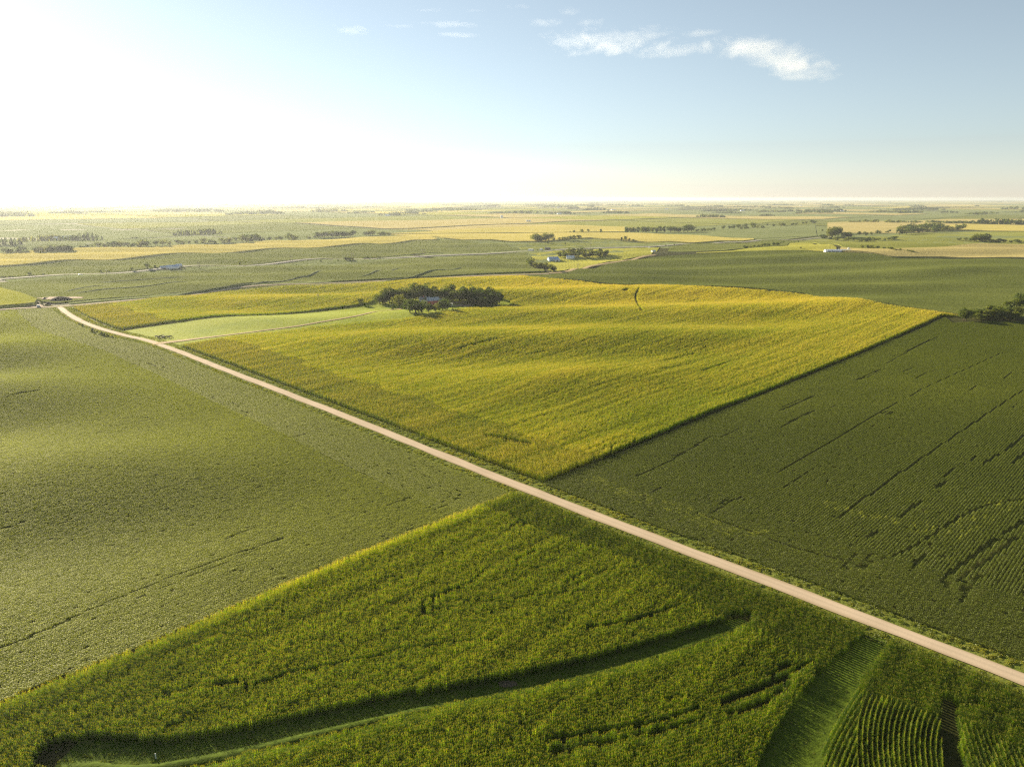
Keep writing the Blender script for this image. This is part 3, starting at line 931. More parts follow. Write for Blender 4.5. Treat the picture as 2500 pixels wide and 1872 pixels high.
def tufts(name, P, base, amp, smin, smax, seed):
    t = np.clip(base + amp * (fbm(P[:, 0], P[:, 1], 14, seed) - .5) * 2 + rng.normal(0, .1, len(P)), 0, 1)
    s = rng.uniform(smin, smax, len(P))
    return scatter(name, grass_bits, P, rng.uniform(0, 6.28, len(P)), s, t, rng.integers(0, 5, len(P)))
def along(c, lo, hi, per_m, seed=0):
    """random points beside a polyline between two side offsets"""
    d = np.r_[0, np.cumsum(np.hypot(*np.diff(c, axis=0).T))]
    n = int(d[-1] * per_m)
    s = rng.uniform(0, d[-1], n)
    x, y = np.interp(s, d, c[:, 0]), np.interp(s, d, c[:, 1])
    i = np.clip(np.searchsorted(d, s) - 1, 0, len(c) - 2)
    t = c[i + 1] - c[i]
    t /= np.linalg.norm(t, axis=1)[:, None]
    o = rng.uniform(lo, hi, n)
    return np.stack([x - t[:, 1] * o, y + t[:, 0] * o], 1)
rd = dense(road_c, 3)
cr = dense(cross_c, 4)
PV = np.vstack([along(rd, 2.0, 3.2, 2.2), along(rd, 3.0, 5.4, 6.0), along(rd, -3.2, -2.0, 2.2), along(rd, -5.4, -3.0, 6.0), along(cr, 2.4, 6, 2), along(cr, -6, -2.4, 2)])
PV = PV[in_view(*PV.T)]
tufts('roadside_tall_grass', PV, .50, .25, .45, 1.05, 61)
PW = np.vstack([wway_c[rng.integers(0, len(wway_c), 350)] + rng.uniform(-1, 1, (350, 2)) * 4.2, terr_c[rng.integers(0, len(terr_c), 1500)] + rng.uniform(-1, 1, (1500, 2)) * 3.2])
PW = PW[in_view(*PW.T)]
PW = np.vstack([PW, along(rd[:60], 4.4, 5.6, 3.0)])
tufts('waterway_grass', PW, .36, .1, .25, .55, 62)
# pasture sheet
pa = slab('pasture', dense(ats(past_px[-5::-1][:0] + [(352, 838), (398, 850), (425, 850), (500, 840), (600, 824), (760, 804), (900, 790), (980, 785), (1040, 777), (1090, 765), (1150, 758), (1200, 758), (1246, 744)]), 4)[
    np.linspace(0, len(dense(ats([(352, 838), (398, 850), (425, 850), (500, 840), (600, 824), (760, 804), (900, 790), (980, 785), (1040, 777), (1090, 765), (1150, 758), (1200, 758), (1246, 744)]), 4)) - 1, 91).astype(int)],
    (lambda d: d[np.linspace(0, len(d) - 1, 91).astype(int)])(dense(ats([(300, 808), (400, 793), (500, 779), (600, 772), (700, 768), (790, 759), (868, 749), (903, 741), (930, 731), (1000, 725), (1120, 723), (1220, 731), (1246, 739)]), 4)),
    M['pasture'], .12, 24, False)
bx = rng.uniform(-200, 0, 30000); by = rng.uniform(300, 500, 30000)
PP = np.stack([bx, by], 1)
PP = PP[inside(past_poly, *PP.T) & ~near_lines([(dense(ats(drive_px), 4), 2.6)], *PP.T)]
tufts('pasture_grass', PP[:16000], .56, .18, .25, .5, 63)

# ------------------------------------------------------------------ middle distance fields
C = {
    'bean': crop_mat('bean_canopy', (0.115, 0.132, 0.036), (0.155, 0.172, 0.050), bump=.9, bscale=.5, rows=R(-45)),
    'bean_dark': crop_mat('bean_canopy_deep', (0.080, 0.098, 0.024), (0.112, 0.130, 0.032), bump=1.0, bscale=.5, rows=R(-30)),
    'corn': crop_mat('corn_canopy', (0.20, 0.215, 0.03), (0.29, 0.28, 0.05), bump=1.0, bscale=.5, rows=R(-45)),
    'corn_gold': crop_mat('corn_canopy_gold', (0.35, 0.31, 0.085), (0.43, 0.36, 0.105), bump=.8, bscale=.4, rows=R(-45)),
    'corn_tan': crop_mat('corn_canopy_tan', (0.31, 0.27, 0.105), (0.39, 0.325, 0.135), bump=.7, bscale=.4, rows=R(45)),
    'hay': crop_mat('hay_meadow', (0.24, 0.25, 0.045), (0.36, 0.34, 0.07), bump=.7, bscale=.3),
    'green': crop_mat('green_meadow', (0.16, 0.18, 0.04), (0.22, 0.225, 0.055), bump=.7, bscale=.3),
    'blue_green': crop_mat('bean_canopy_far', (0.14, 0.165, 0.065), (0.175, 0.20, 0.082), bump=.5, bscale=.3, rows=R(45)),
}
def field(near, far, c, h=1.2, name='field', n=None, m=None):
    a, b = ats(near), ats(far)
    L = max(np.hypot(*np.diff(a, axis=0).T).sum(), np.hypot(*np.diff(b, axis=0).T).sum())
    D = max(np.hypot(*(a[0] - b[0])), np.hypot(*(a[-1] - b[-1])), np.hypot(*(a[len(a) // 2] - b[len(b) // 2])))
    return patch_sheet(name, near, far, C[c], h, n or int(min(160, max(20, L / 8))), m or int(min(80, max(4, D / 8))))
field([(-160, 704), (0, 707), (60, 722), (100, 738), (134, 743), (400, 720), (520, 709), (700, 691), (960, 681), (1110, 673), (1240, 667), (1330, 664)],
      [(-160, 698), (0, 692), (60, 688), (100, 685), (134, 683), (320, 672), (400, 667), (640, 653), (960, 636), (1110, 628), (1240, 621), (1285, 619)], 'bean', .9)
field([(-160, 764), (0, 754), (50, 750), (86, 746)], [(-160, 700), (0, 708), (50, 721), (92, 737)], 'corn', 2.2)
field([(-160, 688), (0, 680), (320, 663), (640, 645), (940, 629), (1180, 617), (1268, 612)], [(-160, 664), (0, 655), (320, 635), (640, 613), (860, 600), (1078, 587), (1240, 597)], 'bean', .9)
field([(-160, 662), (0, 653), (320, 633.5), (640, 611.5), (860, 599), (1070, 586)], [(-160, 634), (0, 623), (420, 603), (640, 592), (870, 583), (1010, 578.5)], 'corn_gold', 2.2)
field([(1015, 579), (1085, 584), (1250, 593), (1330, 592), (1440, 583), (1560, 592), (1690, 596), (1840, 588)], [(955, 575), (1080, 573.5), (1200, 572.5), (1300, 571.5), (1420, 570.5), (1560, 571.5), (1700, 577), (1840, 585.5)], 'corn_gold', 2.2)
field([(950, 573.2), (1100, 571.6), (1250, 570), (1400, 568.8), (1525, 568)], [(960, 572), (1100, 563), (1250, 556), (1350, 551), (1525, 556)], 'corn_gold', 2.0)
field([(1560, 570.5), (1630, 572.5), (1700, 576), (1840, 584.5), (1995, 577)], [(1560, 569), (1630, 567), (1700, 563), (1840, 558), (1990, 549)], 'blue_green', .9)
field([(1275, 610), (1400, 605), (1560, 597), (1640, 594)], [(1245, 600), (1330, 595), (1440, 586), (1560, 593.5)], 'green', .5)
field([(1350, 664), (1380, 661), (1420, 655), (1470, 643), (1530, 633), (1590, 622)], [(1275, 622), (1340, 616), (1400, 613), (1470, 609), (1540, 606), (1620, 603)], 'hay', .5)
field([(1630, 616), (1760, 614), (1850, 607), (1920, 602)], [(1640, 604), (1760, 598), (1850, 592), (1960, 587)], 'bean', .9)
field([(1268, 680), (1400, 684), (1530, 697), (1560, 696), (1800, 703), (1960, 718), (2150, 740), (2340, 770), (2640, 781)],
      [(1285, 676), (1385, 668), (1465, 652), (1592, 628), (1700, 621), (1850, 613), (1950, 606), (2050, 618), (2300, 633), (2640, 642)][:1] + [(1385, 668), (1465, 652), (1592, 629), (1700, 622), (1850, 617), (1960, 613), (2060, 619), (2300, 634), (2640, 643)], 'bean_dark', .9)
field([(1700, 619), (1820, 616), (1960, 611), (2042, 615)], [(1700, 617.5), (1820, 611), (1950, 598), (2042, 606)], 'hay', .6)
field([(2052, 616), (2180, 624), (2300, 631), (2640, 640)], [(2052, 608), (2180, 612), (2300, 607), (2640, 603)], 'corn_tan', 2.0)
field([(1850, 606), (1960, 597), (2060, 606), (2180, 610), (2300, 605), (2640, 601)], [(1850, 592), (1990, 586), (2100, 580), (2200, 573), (2320, 566), (2640, 567)], 'green', .6)
field([(2020, 570), (2200, 571), (2320, 563), (2640, 564)], [(2020, 545), (2200, 541), (2320, 536), (2640, 537)], 'corn_tan', 1.6)
# contour terraces in the beans beyond the cross road
M['terrace_grass'] = surf_mat('terrace_slope_grass', [(0.3, (0.06, 0.085, 0.022)), (0.7, (0.09, 0.115, 0.03))], 0.1, 4, .4, .8)
for p, w, h in [([(600, 697), (720, 680), (760, 671), (802, 662)], 7, 2.6), ([(832, 679), (900, 670), (960, 659), (1002, 651)], 7, 2.4), ([(925, 687), (1010, 676), (1110, 658), (1128, 652), (1122, 648)], 8, 2.8),
                ([(1110, 675), (1160, 669), (1186, 664)], 5, 2.0), ([(390, 722), (500, 710), (640, 691)], 7, 2.6), ([(140, 722), (250, 707), (390, 694), (520, 680)], 5, 2.2),
                ([(105, 714), (150, 713), (200, 703), (300, 690)], 5, 2.2), ([(180, 692), (330, 684), (500, 674)], 5, 2.0), ([(165, 702), (210, 699), (330, 692)], 4, 1.8)]:
    berm('terrace_ridge', dense(ats(p, .9), 5), w * .9, h * .62, M['terrace_grass'], 0, rough=.12)
for p, w, h in [([(1420, 674), (1520, 677), (1640, 680), (1760, 684), (1840, 688)], 3, .9), ([(1880, 624), (1920, 628), (1955, 630), (2040, 632)], 3, .9), ([(1800, 703), (1960, 718), (2150, 740), (2280, 758)], 3, 1.0), ([(2325, 712), (2390, 717)], 2, .9)]:
    berm('field_border_grass', dense(ats(p, .9), 5), w, h, M['terrace_grass'], 0, rough=.3)

# ------------------------------------------------------------------ far farmland in sections
def farmland():
    b = MB()
    keys = ['blue_green', 'corn_tan', 'corn_gold', 'green', 'bean', 'corn']
    r = random.Random(5)
    vs, fs, mi = [], [], []
    def rect(u0, u1, v0, v1, h, m):
        cx, cy_ = uv2xy((u0 + u1) / 2, (v0 + v1) / 2)
        step = 16 if math.hypot(cx, cy_) < 1500 else 60 if math.hypot(cx, cy_) < 4000 else 400
        nu, nv = max(1, int((u1 - u0) / step)), max(1, int((v1 - v0) / step))
        uu_, vv_ = np.meshgrid(np.linspace(u0, u1, nu + 1), np.linspace(v0, v1, nv + 1), indexing='ij')
        x, y = uv2xy(uu_, vv_)
        z = H(x, y) + h
        k0 = len(vs)
        vs.extend(np.stack([x, y, z], -1).reshape(-1, 3).tolist())
        id_ = (np.arange((nu + 1) * (nv + 1)) + k0).reshape(nu + 1, nv + 1)
        for i in range(nu):
            for j in range(nv):
                fs.append((id_[i, j], id_[i + 1, j], id_[i + 1, j + 1], id_[i, j + 1])); mi.append(m)
        ring = list(id_[:, 0]) + list(id_[-1, 1:]) + list(id_[-2::-1, -1]) + list(id_[0, -2:0:-1])
        k1 = len(vs)
        for q in ring:
            x_, y_, z_ = vs[q]
            vs.append([x_, y_, z_ - h - .8])
        L = len(ring)
        for i in range(L):
            fs.append((ring[i], k1 + i, k1 + (i + 1) % L, ring[(i + 1) % L])); mi.append(m)
    for iu in range(-22, 26):
        for iv in range(-22, 26):
            U, V = iu * 805 + 110, iv * 805 + 500
            cx, cy_ = uv2xy(U + 400, V + 400)
            if cy_ < 500 or abs(cx) > cy_ * .85 + 900 or cy_ > 22000:
                continue
            far = math.hypot(cx, cy_) > 6000
            cuts = r.choice(['h', 'v', 'q', 'h3', 'v3'])
            if far: cuts = r.choice(['h', 'v', 'o'])
            g = 7
            S8 = 805
            R4 = {'o': [(0, 1, 0, 1)], 'h': [(0, 1, 0, .5), (0, 1, .5, 1)], 'v': [(0, .5, 0, 1), (.5, 1, 0, 1)], 'q': [(0, .5, 0, .5), (.5, 1, 0, .5), (0, .5, .5, 1), (.5, 1, .5, 1)],
                  'h3': [(0, 1, 0, .25), (0, 1, .25, .5), (0, .5, .5, 1), (.5, 1, .5, 1)], 'v3': [(0, .25, 0, 1), (.25, .5, 0, 1), (.5, 1, 0, .5), (.5, 1, .5, 1)]}[cuts]
            for a0, a1, b0, b1 in R4:
                k = r.random()
                right = cx > 500
                m = (0 if k < .42 else 1 if k < .70 else 2 if k < .78 else 3 if k < .88 else 4 if k < .96 else 5) if right else (0 if k < .5 else 1 if k < .6 else 2 if k < .74 else 3 if k < .84 else 4 if k < .92 else 5)
                rect(U + a0 * S8 + g, U + a1 * S8 - (g if a1 == 1 else 1.5), V + b0 * S8 + g, V + b1 * S8 - (g if b1 == 1 else 1.5), .5 if math.hypot(cx, cy_) < 2000 else (1.9 if m in (1, 2, 5) else .8), m)
    o = link_mesh('farmland', vs, fs, [C[k_] for k_ in keys], None, mi)
    o['kind'] = 'structure'
farmland()

# ------------------------------------------------------------------ trees
def crown_faces(b, r, n, leaf, kind, m=0):
    rx, z0, z1 = {'broad': (.46, .20, 1.0), 'oval': (.34, .18, 1.0), 'tall': (.25, .15, 1.0), 'bush': (.62, .02, 1.0), 'cedar': (.30, .04, 1.0), 'full': (.40, .03, 1.0)}[kind]
    clumps = []
    nc = {'broad': 22, 'oval': 18, 'tall': 16, 'bush': 12, 'cedar': 14, 'full': 24}[kind]
    for i in range(nc):
        for _ in range(30):
            p = Vector((r.uniform(-1, 1), r.uniform(-1, 1), r.uniform(-1, 1)))
            if .25 < p.length < 1: break
        zc = (z0 + z1) / 2 + p.z * (z1 - z0) / 2 * .82
        f = 1.0
        if kind == 'cedar': f = 1.15 - .95 * (zc - z0) / (z1 - z0)
        if kind == 'broad' and p.z < -.5: f = .85
        c = Vector((p.x * rx * .8 * f, p.y * rx * .8 * f, zc))
        clumps.append((c, r.uniform(.11, .20) * (1.25 if kind in ('broad', 'bush') else 1.0)))
    for i in range(n):
        c, s = clumps[i % nc]
        d = Vector((r.gauss(0, 1), r.gauss(0, 1), r.gauss(0, 1) + .25)).normalized()
        p = c + d * s * r.uniform(.55, 1.08)
        if p.z < .015: p.z = .015 + r.random() * .05
        nrm = (d + Vector((r.gauss(0, .55), r.gauss(0, .55), r.gauss(0, .55)))).normalized()
        a = nrm.orthogonal().normalized()
        a = Matrix.Rotation(r.uniform(0, 6.28), 3, nrm) @ a
        e = nrm.cross(a)
        q = leaf * r.uniform(.65, 1.35)
        b.add([p - a * q, p + e * q * .8, p + a * q * 1.1, p - e * q * .7], [(0, 1, 2, 3)], m)

def trunk_faces(b, r, kind, m=0):
    if kind == 'bush':
        for i in range(5):
            a = r.uniform(0, 6.28)
            b.tube([(0, 0, -.05), (.1 * math.cos(a), .1 * math.sin(a), .2), (.28 * math.cos(a), .28 * math.sin(a), .55)], [.03, .022, .01], 5, m)
        return
    lean = r.uniform(-.03, .03)
    b.tube([(0, 0, -.04), (0, 0, .03), (lean, 0, .18), (lean * 1.6, .01, .42), (lean * 1.5, .015, .75)], [.04, .028, .023, .017, .006], 7, m)
    for i in range(5):
        a = i * 1.26 + r.uniform(-.4, .4)
        z = r.uniform(.17, .4)
        e = {'broad': .30, 'oval': .2, 'tall': .13, 'cedar': .14, 'full': .22}[kind]
        b.tube([(lean, 0, z), (lean + e * .5 * math.cos(a), e * .5 * math.sin(a), z + .13), (lean + e * math.cos(a), e * math.sin(a), z + .34)], [.014, .010, .004], 5, m)

KINDS = ['broad', 'oval', 'tall', 'bush', 'cedar', 'full']
NEAR, FAR = {}, {}
for ki, kd in enumerate(KINDS):
    NEAR[kd], FAR[kd] = [], []
    for s_ in range(3):
        r = random.Random(100 + ki * 10 + s_)
        b1, b2 = MB(), MB()
        trunk_faces(b1, r, kd)
        crown_faces(b2, r, 1500, .030 if kd != 'bush' else .042, kd)
        NEAR[kd].append((b1.build('trunk', [M['bark']], False, True).data, b2.build('crown', [M['tree_leaf']], False).data))
        b3 = MB()
        crown_faces(b3, r, 420, .05 if kd != 'bush' else .062, kd, 0)
        b4 = MB()
        trunk_faces(b4, r, kd, 0)
        FAR[kd].append((b4.build('trunk', [M['bark']], False, True).data, b3.build('crown', [M['tree_leaf']], False).data))
tr = random.Random(77)
n_tree = 0
def tree(px, py, hpx, kind='broad', label=None, group=None, name=None, cat=None, wide=1.0, parts=None):
    """one tree; hpx = its height in survey pixels"""
    global n_tree
    x, y = at(px, py)
    dist = math.hypot(x, y) * .968 + CAM_H * .25
    h = hpx * dist / FPX
    w = h * wide * tr.uniform(.9, 1.15)
    name = name or ('shrub' if kind == 'bush' else 'cedar_tree' if kind == 'cedar' else 'tree')
    cat = cat or ('shrub' if kind == 'bush' else 'tree')
    rz = tr.uniform(0, 6.28)
    z = float(H(x, y)) - .1
    i = tr.randrange(3)
    o = empty(name, (x, y, z), rz)
    for me, nm in zip((NEAR if (parts or hpx > 22) else FAR)[kind][i], ('trunk', 'crown')):
        c = bpy.data.objects.new(nm, me); COL.objects.link(c); c.parent = o
    o.scale = (w, w * tr.uniform(.9, 1.1), h)
    tag(o, label, cat, group)
    n_tree += 1
    return o
def tree_line(pts, n, h0, h1, kinds, label, group, jx=4, jy=1.2, wide=1.0, parts=None):
    """n trees strung along a pixel polyline with scattered heights and kinds"""
    if n > 6 and 'red barn' not in label:
        n, wide = int(n * .72), wide * 1.14
    p = np.asarray(pts, float)
    d = np.r_[0, np.cumsum(np.abs(np.diff(p[:, 0])) + 1e-6)]
    for i in range(n):
        s = (i + .5) / n * d[-1]
        tree(np.interp(s, d, p[:, 0]) + tr.uniform(-jx, jx), np.interp(s, d, p[:, 1]) + tr.uniform(-jy, jy), tr.uniform(h0, h1), tr.choice(kinds), label, group, wide=wide, parts=parts)

# the farmstead in the corn
g = 'trees of the windbreak behind the red barn'
lb = 'dark leafy tree in the curved windbreak behind the red barn'
tree_line([(918, 742), (960, 739), (1010, 736), (1060, 734), (1112, 735)], 19, 27, 36, ['full', 'full', 'oval'], lb, g, 5, 2, 1.25, True)
tree_line([(930, 736), (1000, 730), (1070, 728), (1110, 729)], 10, 28, 40, ['full', 'oval', 'tall'], lb, g, 6, 1.5, 1.2, True)
tree_line([(1120, 737), (1150, 742), (1180, 746), (1212, 748)], 11, 32, 44, ['full', 'full', 'oval'], lb, g, 5, 2, 1.25, True)
tree_line([(1130, 732), (1175, 737), (1220, 743)], 8, 34, 44, ['tall', 'full', 'oval'], lb, g, 6, 1.5, 1.25, True)
tree_line([(914, 744), (935, 742), (1160, 745), (1190, 748), (1215, 749)], 6, 16, 24, ['bush', 'full'], lb, g, 6, 1, 1.3, True)
tree(975, 752, 32, 'broad', 'round-crowned tree standing alone on the lawn left of the barn trees', None, wide=1.25, parts=True)
tree(1014, 766, 42, 'full', 'wide dark tree in front of the barn, at the end of the farm drive', None, wide=1.3, parts=True)
tree(1001, 763, 34, 'full', 'shorter tree leaning on the left of the wide dark tree by the drive', None, wide=1.3, parts=True)
tree(1091, 758, 27, 'full', 'small rounded tree touching the white trailer in the barn front row', None, wide=1.2, parts=True)
tree(1030, 764, 34, 'full', 'tree right of the wide dark tree at the end of the drive', None, wide=1.35, parts=True)
tree(1046, 762, 24, 'full', 'low bushy tree in the middle of the front row hiding the red barn', None, wide=1.4, parts=True)
tree(1062, 761, 24, 'full', 'rounded tree between the low bushy tree and the white trailer', None, wide=1.35, parts=True)
tree(1081, 760, 35, 'full', 'dense rounded tree just left of the white trailer', None, wide=1.2, parts=True)
tree(1072, 758, 17, 'bush', 'bushy undergrowth tree at the right end of the barn front row', None, wide=.9, parts=True)
tree(880, 744, 17, 'broad', 'small lone tree at the corn edge left of the farmstead', None, wide=1.0, parts=True)
tree(958, 757, 8, 'bush', 'small dark shrub on the lawn beside the farm drive', None, wide=.9, parts=True)
tree(1105, 757, 5, 'bush', 'low shrub on the grass below the white trailer', None, wide=1.1, parts=True)
tree(1094, 738, 14, 'oval', 'small tree beside the right end of the barn roof', None, wide=1.2)
# shrubs beside the road bend
for i, (px, py, h, lab) in enumerate([(193, 793, 5, 'topmost small shrub beside the road bend'), (203, 799, 8, 'shrub second from the top beside the road bend'), (229, 813, 12, 'tallest shrub beside the road bend'),
                                      (247, 821, 10, 'bright green shrub right of the tallest roadside shrub'), (256, 823, 10, 'middle shrub of the roadside row below the bend'), (265, 824, 9, 'shrub right of the middle of the roadside row'),
                                      (274, 827, 7, 'last full shrub of the roadside row'), (284, 828, 5, 'low shrub past the lower end of the roadside row'), (238, 814, 6, 'low shrub squeezed right of the tallest roadside shrub')]):
    tree(px, py, h, 'bush', lab, None, wide=.75, parts=True)
# thicket right of the corn
g, lb = 'trees of the thicket at the right end of the corn', 'dark tree in the thicket at the far corn corner'
tree_line([(2352, 782), (2380, 781), (2420, 781), (2460, 780), (2485, 779)], 12, 17, 26, ['broad', 'full', 'bush'], lb, g, 5, 2, 1.1, True)
tree_line([(2365, 777), (2420, 775), (2478, 775)], 7, 18, 27, ['full', 'bush'], lb, g, 6, 1.5, 1.2, True)
tree(2352, 783, 27, 'oval', 'upright tree at the left end of the corn corner thicket', None, wide=1.1, parts=True)
g, lb = 'hedge trees behind the corner thicket', 'bushy tree in the hedge running off behind the corner thicket'
tree_line([(2465, 758), (2490, 754), (2510, 745), (2540, 738)], 8, 18, 30, ['bush', 'broad'], lb, g, 4, 2, 1.1, True)
for k_ in range(26):                                            # weeds along the corn and bean boundary
    u_ = tr.uniform(118, 428)
    x_, y_ = uv2xy(u_, 103.1 + tr.uniform(-.5, .4))
    o = bpy.data.objects.new('weed_bush', NEAR['bush'][k_ % 3][1]); COL.objects.link(o)
    o.location = (x_, y_, float(H(x_, y_)))
    s_ = tr.uniform(.6, 1.4)
    o.scale, o.rotation_euler = (s_ * 1.1, s_ * 1.1, s_), (0, 0, tr.uniform(0, 6.28))
    tag(o, 'leafy weed bush on the boundary between tall corn and the right bean field', 'weed', 'weed bushes along the corn and bean boundary')

# second farm: windbreak and curved hedge
g, lb = 'trees of the windbreak by the blue barn', 'dark tree in the thick windbreak beside the blue roofed barn'
tree_line([(1362, 629), (1400, 628), (1440, 630), (1486, 626)], 22, 11, 17, ['full', 'full', 'cedar'], lb, g, 3, 1.2, 1.3)
tree_line([(1362, 624), (1410, 622), (1450, 623), (1484, 622)], 18, 12, 18, ['full', 'oval', 'tall'], lb, g, 3, 1.2, 1.3)
g, lb = 'trees of the curved hedge below the blue barn', 'rounded tree in the curved hedge below the blue barn'
tree_line([(1286, 646), (1296, 650), (1312, 654), (1330, 658), (1345, 661), (1358, 662)], 17, 12, 19, ['broad', 'bush', 'oval'], lb, g, 2.5, 1.2, 1.2)
for px, py, h, lab in [(1304, 635, 5, 'small bush above the left end of the curved hedge'), (1300, 640, 4, 'tiny bush between the curved hedge and the small bush')]:
    tree(px, py, h, 'bush', lab)
# trees up to the highway and beyond
g, lb = 'trees of the grove above the white trailers', 'tree in the grove standing in the meadow above the white trailers'
tree_line([(1302, 592), (1315, 592), (1330, 592), (1340, 591)], 9, 15, 24, ['broad', 'oval'], lb, g, 3, 1, 1.3)
tree_line([(1348, 590), (1370, 588), (1395, 587), (1416, 585)], 11, 8, 15, ['oval', 'tall', 'broad'], lb, g, 3, 1, 1.2)
for px, py, h, kd, lab in [(1338, 595, 9, 'bush', 'low dense bush at the foot of the meadow grove'), (1380, 597, 6, 'bush', 'lone bush in the meadow right of the grove'), (1271, 594, 5, 'bush', 'small bush on the field line left of the meadow grove'),
                       (1392, 570, 6, 'oval', 'smallest of the lone trees between the two gold strips'), (1401, 571, 10, 'oval', 'slim lone tree between the two gold strips'), (1420, 571, 12, 'broad', 'broadest lone tree between the two gold strips'),
                       (1436, 568, 9, 'broad', 'round lone tree right of the broadest one in the gold strips'), (1467, 570, 11, 'tall', 'upright lone tree at the right end of the gold strip row'),
                       (1517, 590, 12, 'tall', 'narrow tree left in the small clump on the gold field'), (1527, 589, 14, 'oval', 'tallest tree of the small clump on the gold field'), (1536, 590, 9, 'oval', 'middle low tree of the small clump on the gold field'), (1546, 590, 7, 'bush', 'last bush of the small clump on the gold field'),
                       (1954, 609, 6, 'broad', 'small dark lone tree on the crest left of the long white barn'), (2007, 566, 6, 'broad', 'small round lone tree left of the big roadside trees')]:
    tree(px, py, h, kd, lab)
tree_line([(1448, 567), (1460, 567)], 3, 3, 5, ['bush'], 'low bush in the row of lone trees between the gold strips', 'low bushes between the gold strips', 3, .3)
g, lb = 'trees of the long windbreak beyond the gold field', 'tree in the long even windbreak beyond the gold field'
tree_line([(1527, 570), (1560, 570), (1600, 569), (1625, 568)], 16, 14, 18, ['oval', 'tall'], lb, g, 1.5, .5, 1.0)
tree_line([(1632, 569), (1660, 569), (1695, 567)], 9, 12, 22, ['broad', 'oval'], lb, g, 3, .5, 1.3)
tree_line([(1700, 566), (1730, 565), (1750, 563)], 9, 5, 9, ['bush', 'broad'], lb, g, 3, .5, 1.2)
g, lb = 'trees of the creek line on the right', 'tree in the creek line reaching right from the long windbreak'
tree_line([(1762, 560), (1790, 560), (1820, 557), (1840, 556)], 11, 8, 14, ['broad', 'oval'], lb, g, 3, .6, 1.3)
tree_line([(1800, 561), (1830, 559), (1865, 557)], 9, 5, 10, ['bush', 'broad'], lb, g, 3, .6, 1.3)
tree_line([(1870, 553), (1910, 552), (1940, 550), (1990, 546)], 13, 6, 13, ['broad', 'bush', 'oval'], lb, g, 4, .6, 1.3)
g, lb = 'bushes of the dark band left of the bright crest', 'bushy tree in the dark band left of the bright crest'
tree_line([(1818, 609), (1840, 605), (1870, 602), (1910, 599)], 15, 6, 10, ['bush', 'broad'], lb, g, 3, .8, 1.2)
g, lb = 'big trees at the highway bend', 'big tree of the highway bend clump above the white barn'
tree_line([(2020, 582), (2035, 581), (2048, 580)], 7, 16, 24, ['broad', 'oval'], lb, g, 3, 1, 1.2)
tree_line([(2056, 583), (2070, 582), (2080, 581)], 5, 12, 17, ['broad'], lb, g, 2, 1, 1.3)
tree_line([(2000, 583), (2012, 582), (2040, 588), (2080, 590), (2130, 590), (2185, 586)], 24, 6, 11, ['bush', 'broad'], lb, g, 4, 1, 1.3)
tree_line([(2095, 576), (2120, 574), (2145, 572), (2180, 566)], 10, 6, 11, ['oval', 'bush'], 'small tree in the loose row right of the highway bend clump', 'loose row right of the highway bend', 4, 1, 1.1)
g, lb = 'trees of the broad wood on the right', 'tree in the broad wood on the rise at the right'
tree_line([(2192, 574), (2220, 572), (2260, 570), (2300, 566), (2350, 563)], 20, 9, 17, ['broad', 'oval'], lb, g, 4, 1.5, 1.5)
tree_line([(2200, 567), (2240, 564), (2300, 562)], 14, 12, 18, ['broad'], lb, g, 5, 1.5, 1.5)
g, lb = 'bushes of the row past the long white barn', 'bushy tree in the thin row right of the long white barn'
tree_line([(2100, 607), (2115, 607), (2135, 609), (2165, 611), (2200, 616), (2232, 618)], 19, 5, 10, ['bush', 'broad', 'oval'], lb, g, 3, .6, 1.1)
g, lb = 'trees of the clump near the right edge', 'tree in the dark clump on the far right slope'
tree_line([(2380, 591), (2395, 590), (2412, 590)], 7, 11, 17, ['broad', 'oval'], lb, g, 3, 1, 1.4)
tree_line([(2335, 588), (2370, 589), (2425, 593), (2460, 593), (2520, 594)], 22, 5, 11, ['bush', 'broad'], lb, g, 4, 1, 1.4)
# left: trees along the highway and the creek
for px, py, h, kd, lab in [(72, 675, 11, 'broad', 'rounded tree pair member by the highway left of the lone round tree'), (82, 676, 6, 'bush', 'low bush right beside the rounded highway tree'), (107, 674, 6, 'broad', 'lone small round tree by the highway on the left'),
                           (184, 670, 5, 'bush', 'dark bush by the white car on the highway'), (247, 667, 9, 'broad', 'tree left of the tall single pole by the highway'), (265, 666, 6, 'broad', 'tree right of the tall single pole by the highway'),
                           (322, 663, 11, 'broad', 'round tree left of the blue roofed roadside farm'), (360, 657, 14, 'broad', 'tallest tree at the blue roofed roadside farm'), (379, 656, 9, 'oval', 'smaller tree touching the blue roofed roadside farm'),
                           (430, 650, 6, 'broad', 'tree behind the blue roofed roadside farm'), (586, 649, 12, 'broad', 'lone tree above the highway right of the roadside farm'), (504, 652, 3, 'bush', 'tiny bush beside the first twin pole pylon'),
                           (783, 640, 5, 'bush', 'small square bush at the highway'), (825, 637, 5, 'oval', 'small thin tree at the highway left of the dark pair of clumps'), (1094, 642, 2.5, 'bush', 'tiny bush on the bean ridge')]:
    tree(px, py, h, kd, lab)
tree_line([(5, 679), (20, 679), (34, 678)], 5, 4, 7, ['bush'], 'low bush in the row by the highway at the left edge', 'low bushes at the left edge', 3, .4, 1.3)
tree_line([(842, 636), (852, 636), (862, 635)], 6, 6, 9, ['bush', 'broad'], 'dark bush in the left clump on the highway', 'left clump on the highway', 2, .4, 1.3)
tree_line([(888, 634), (906, 633), (916, 632), (928, 632)], 7, 5, 10, ['bush', 'broad'], 'dark bush in the right clump on the highway', 'right clump on the highway', 2, .4, 1.2)
g, lb = 'trees of the creek on the left', 'hazy tree in the long creek line on the left'
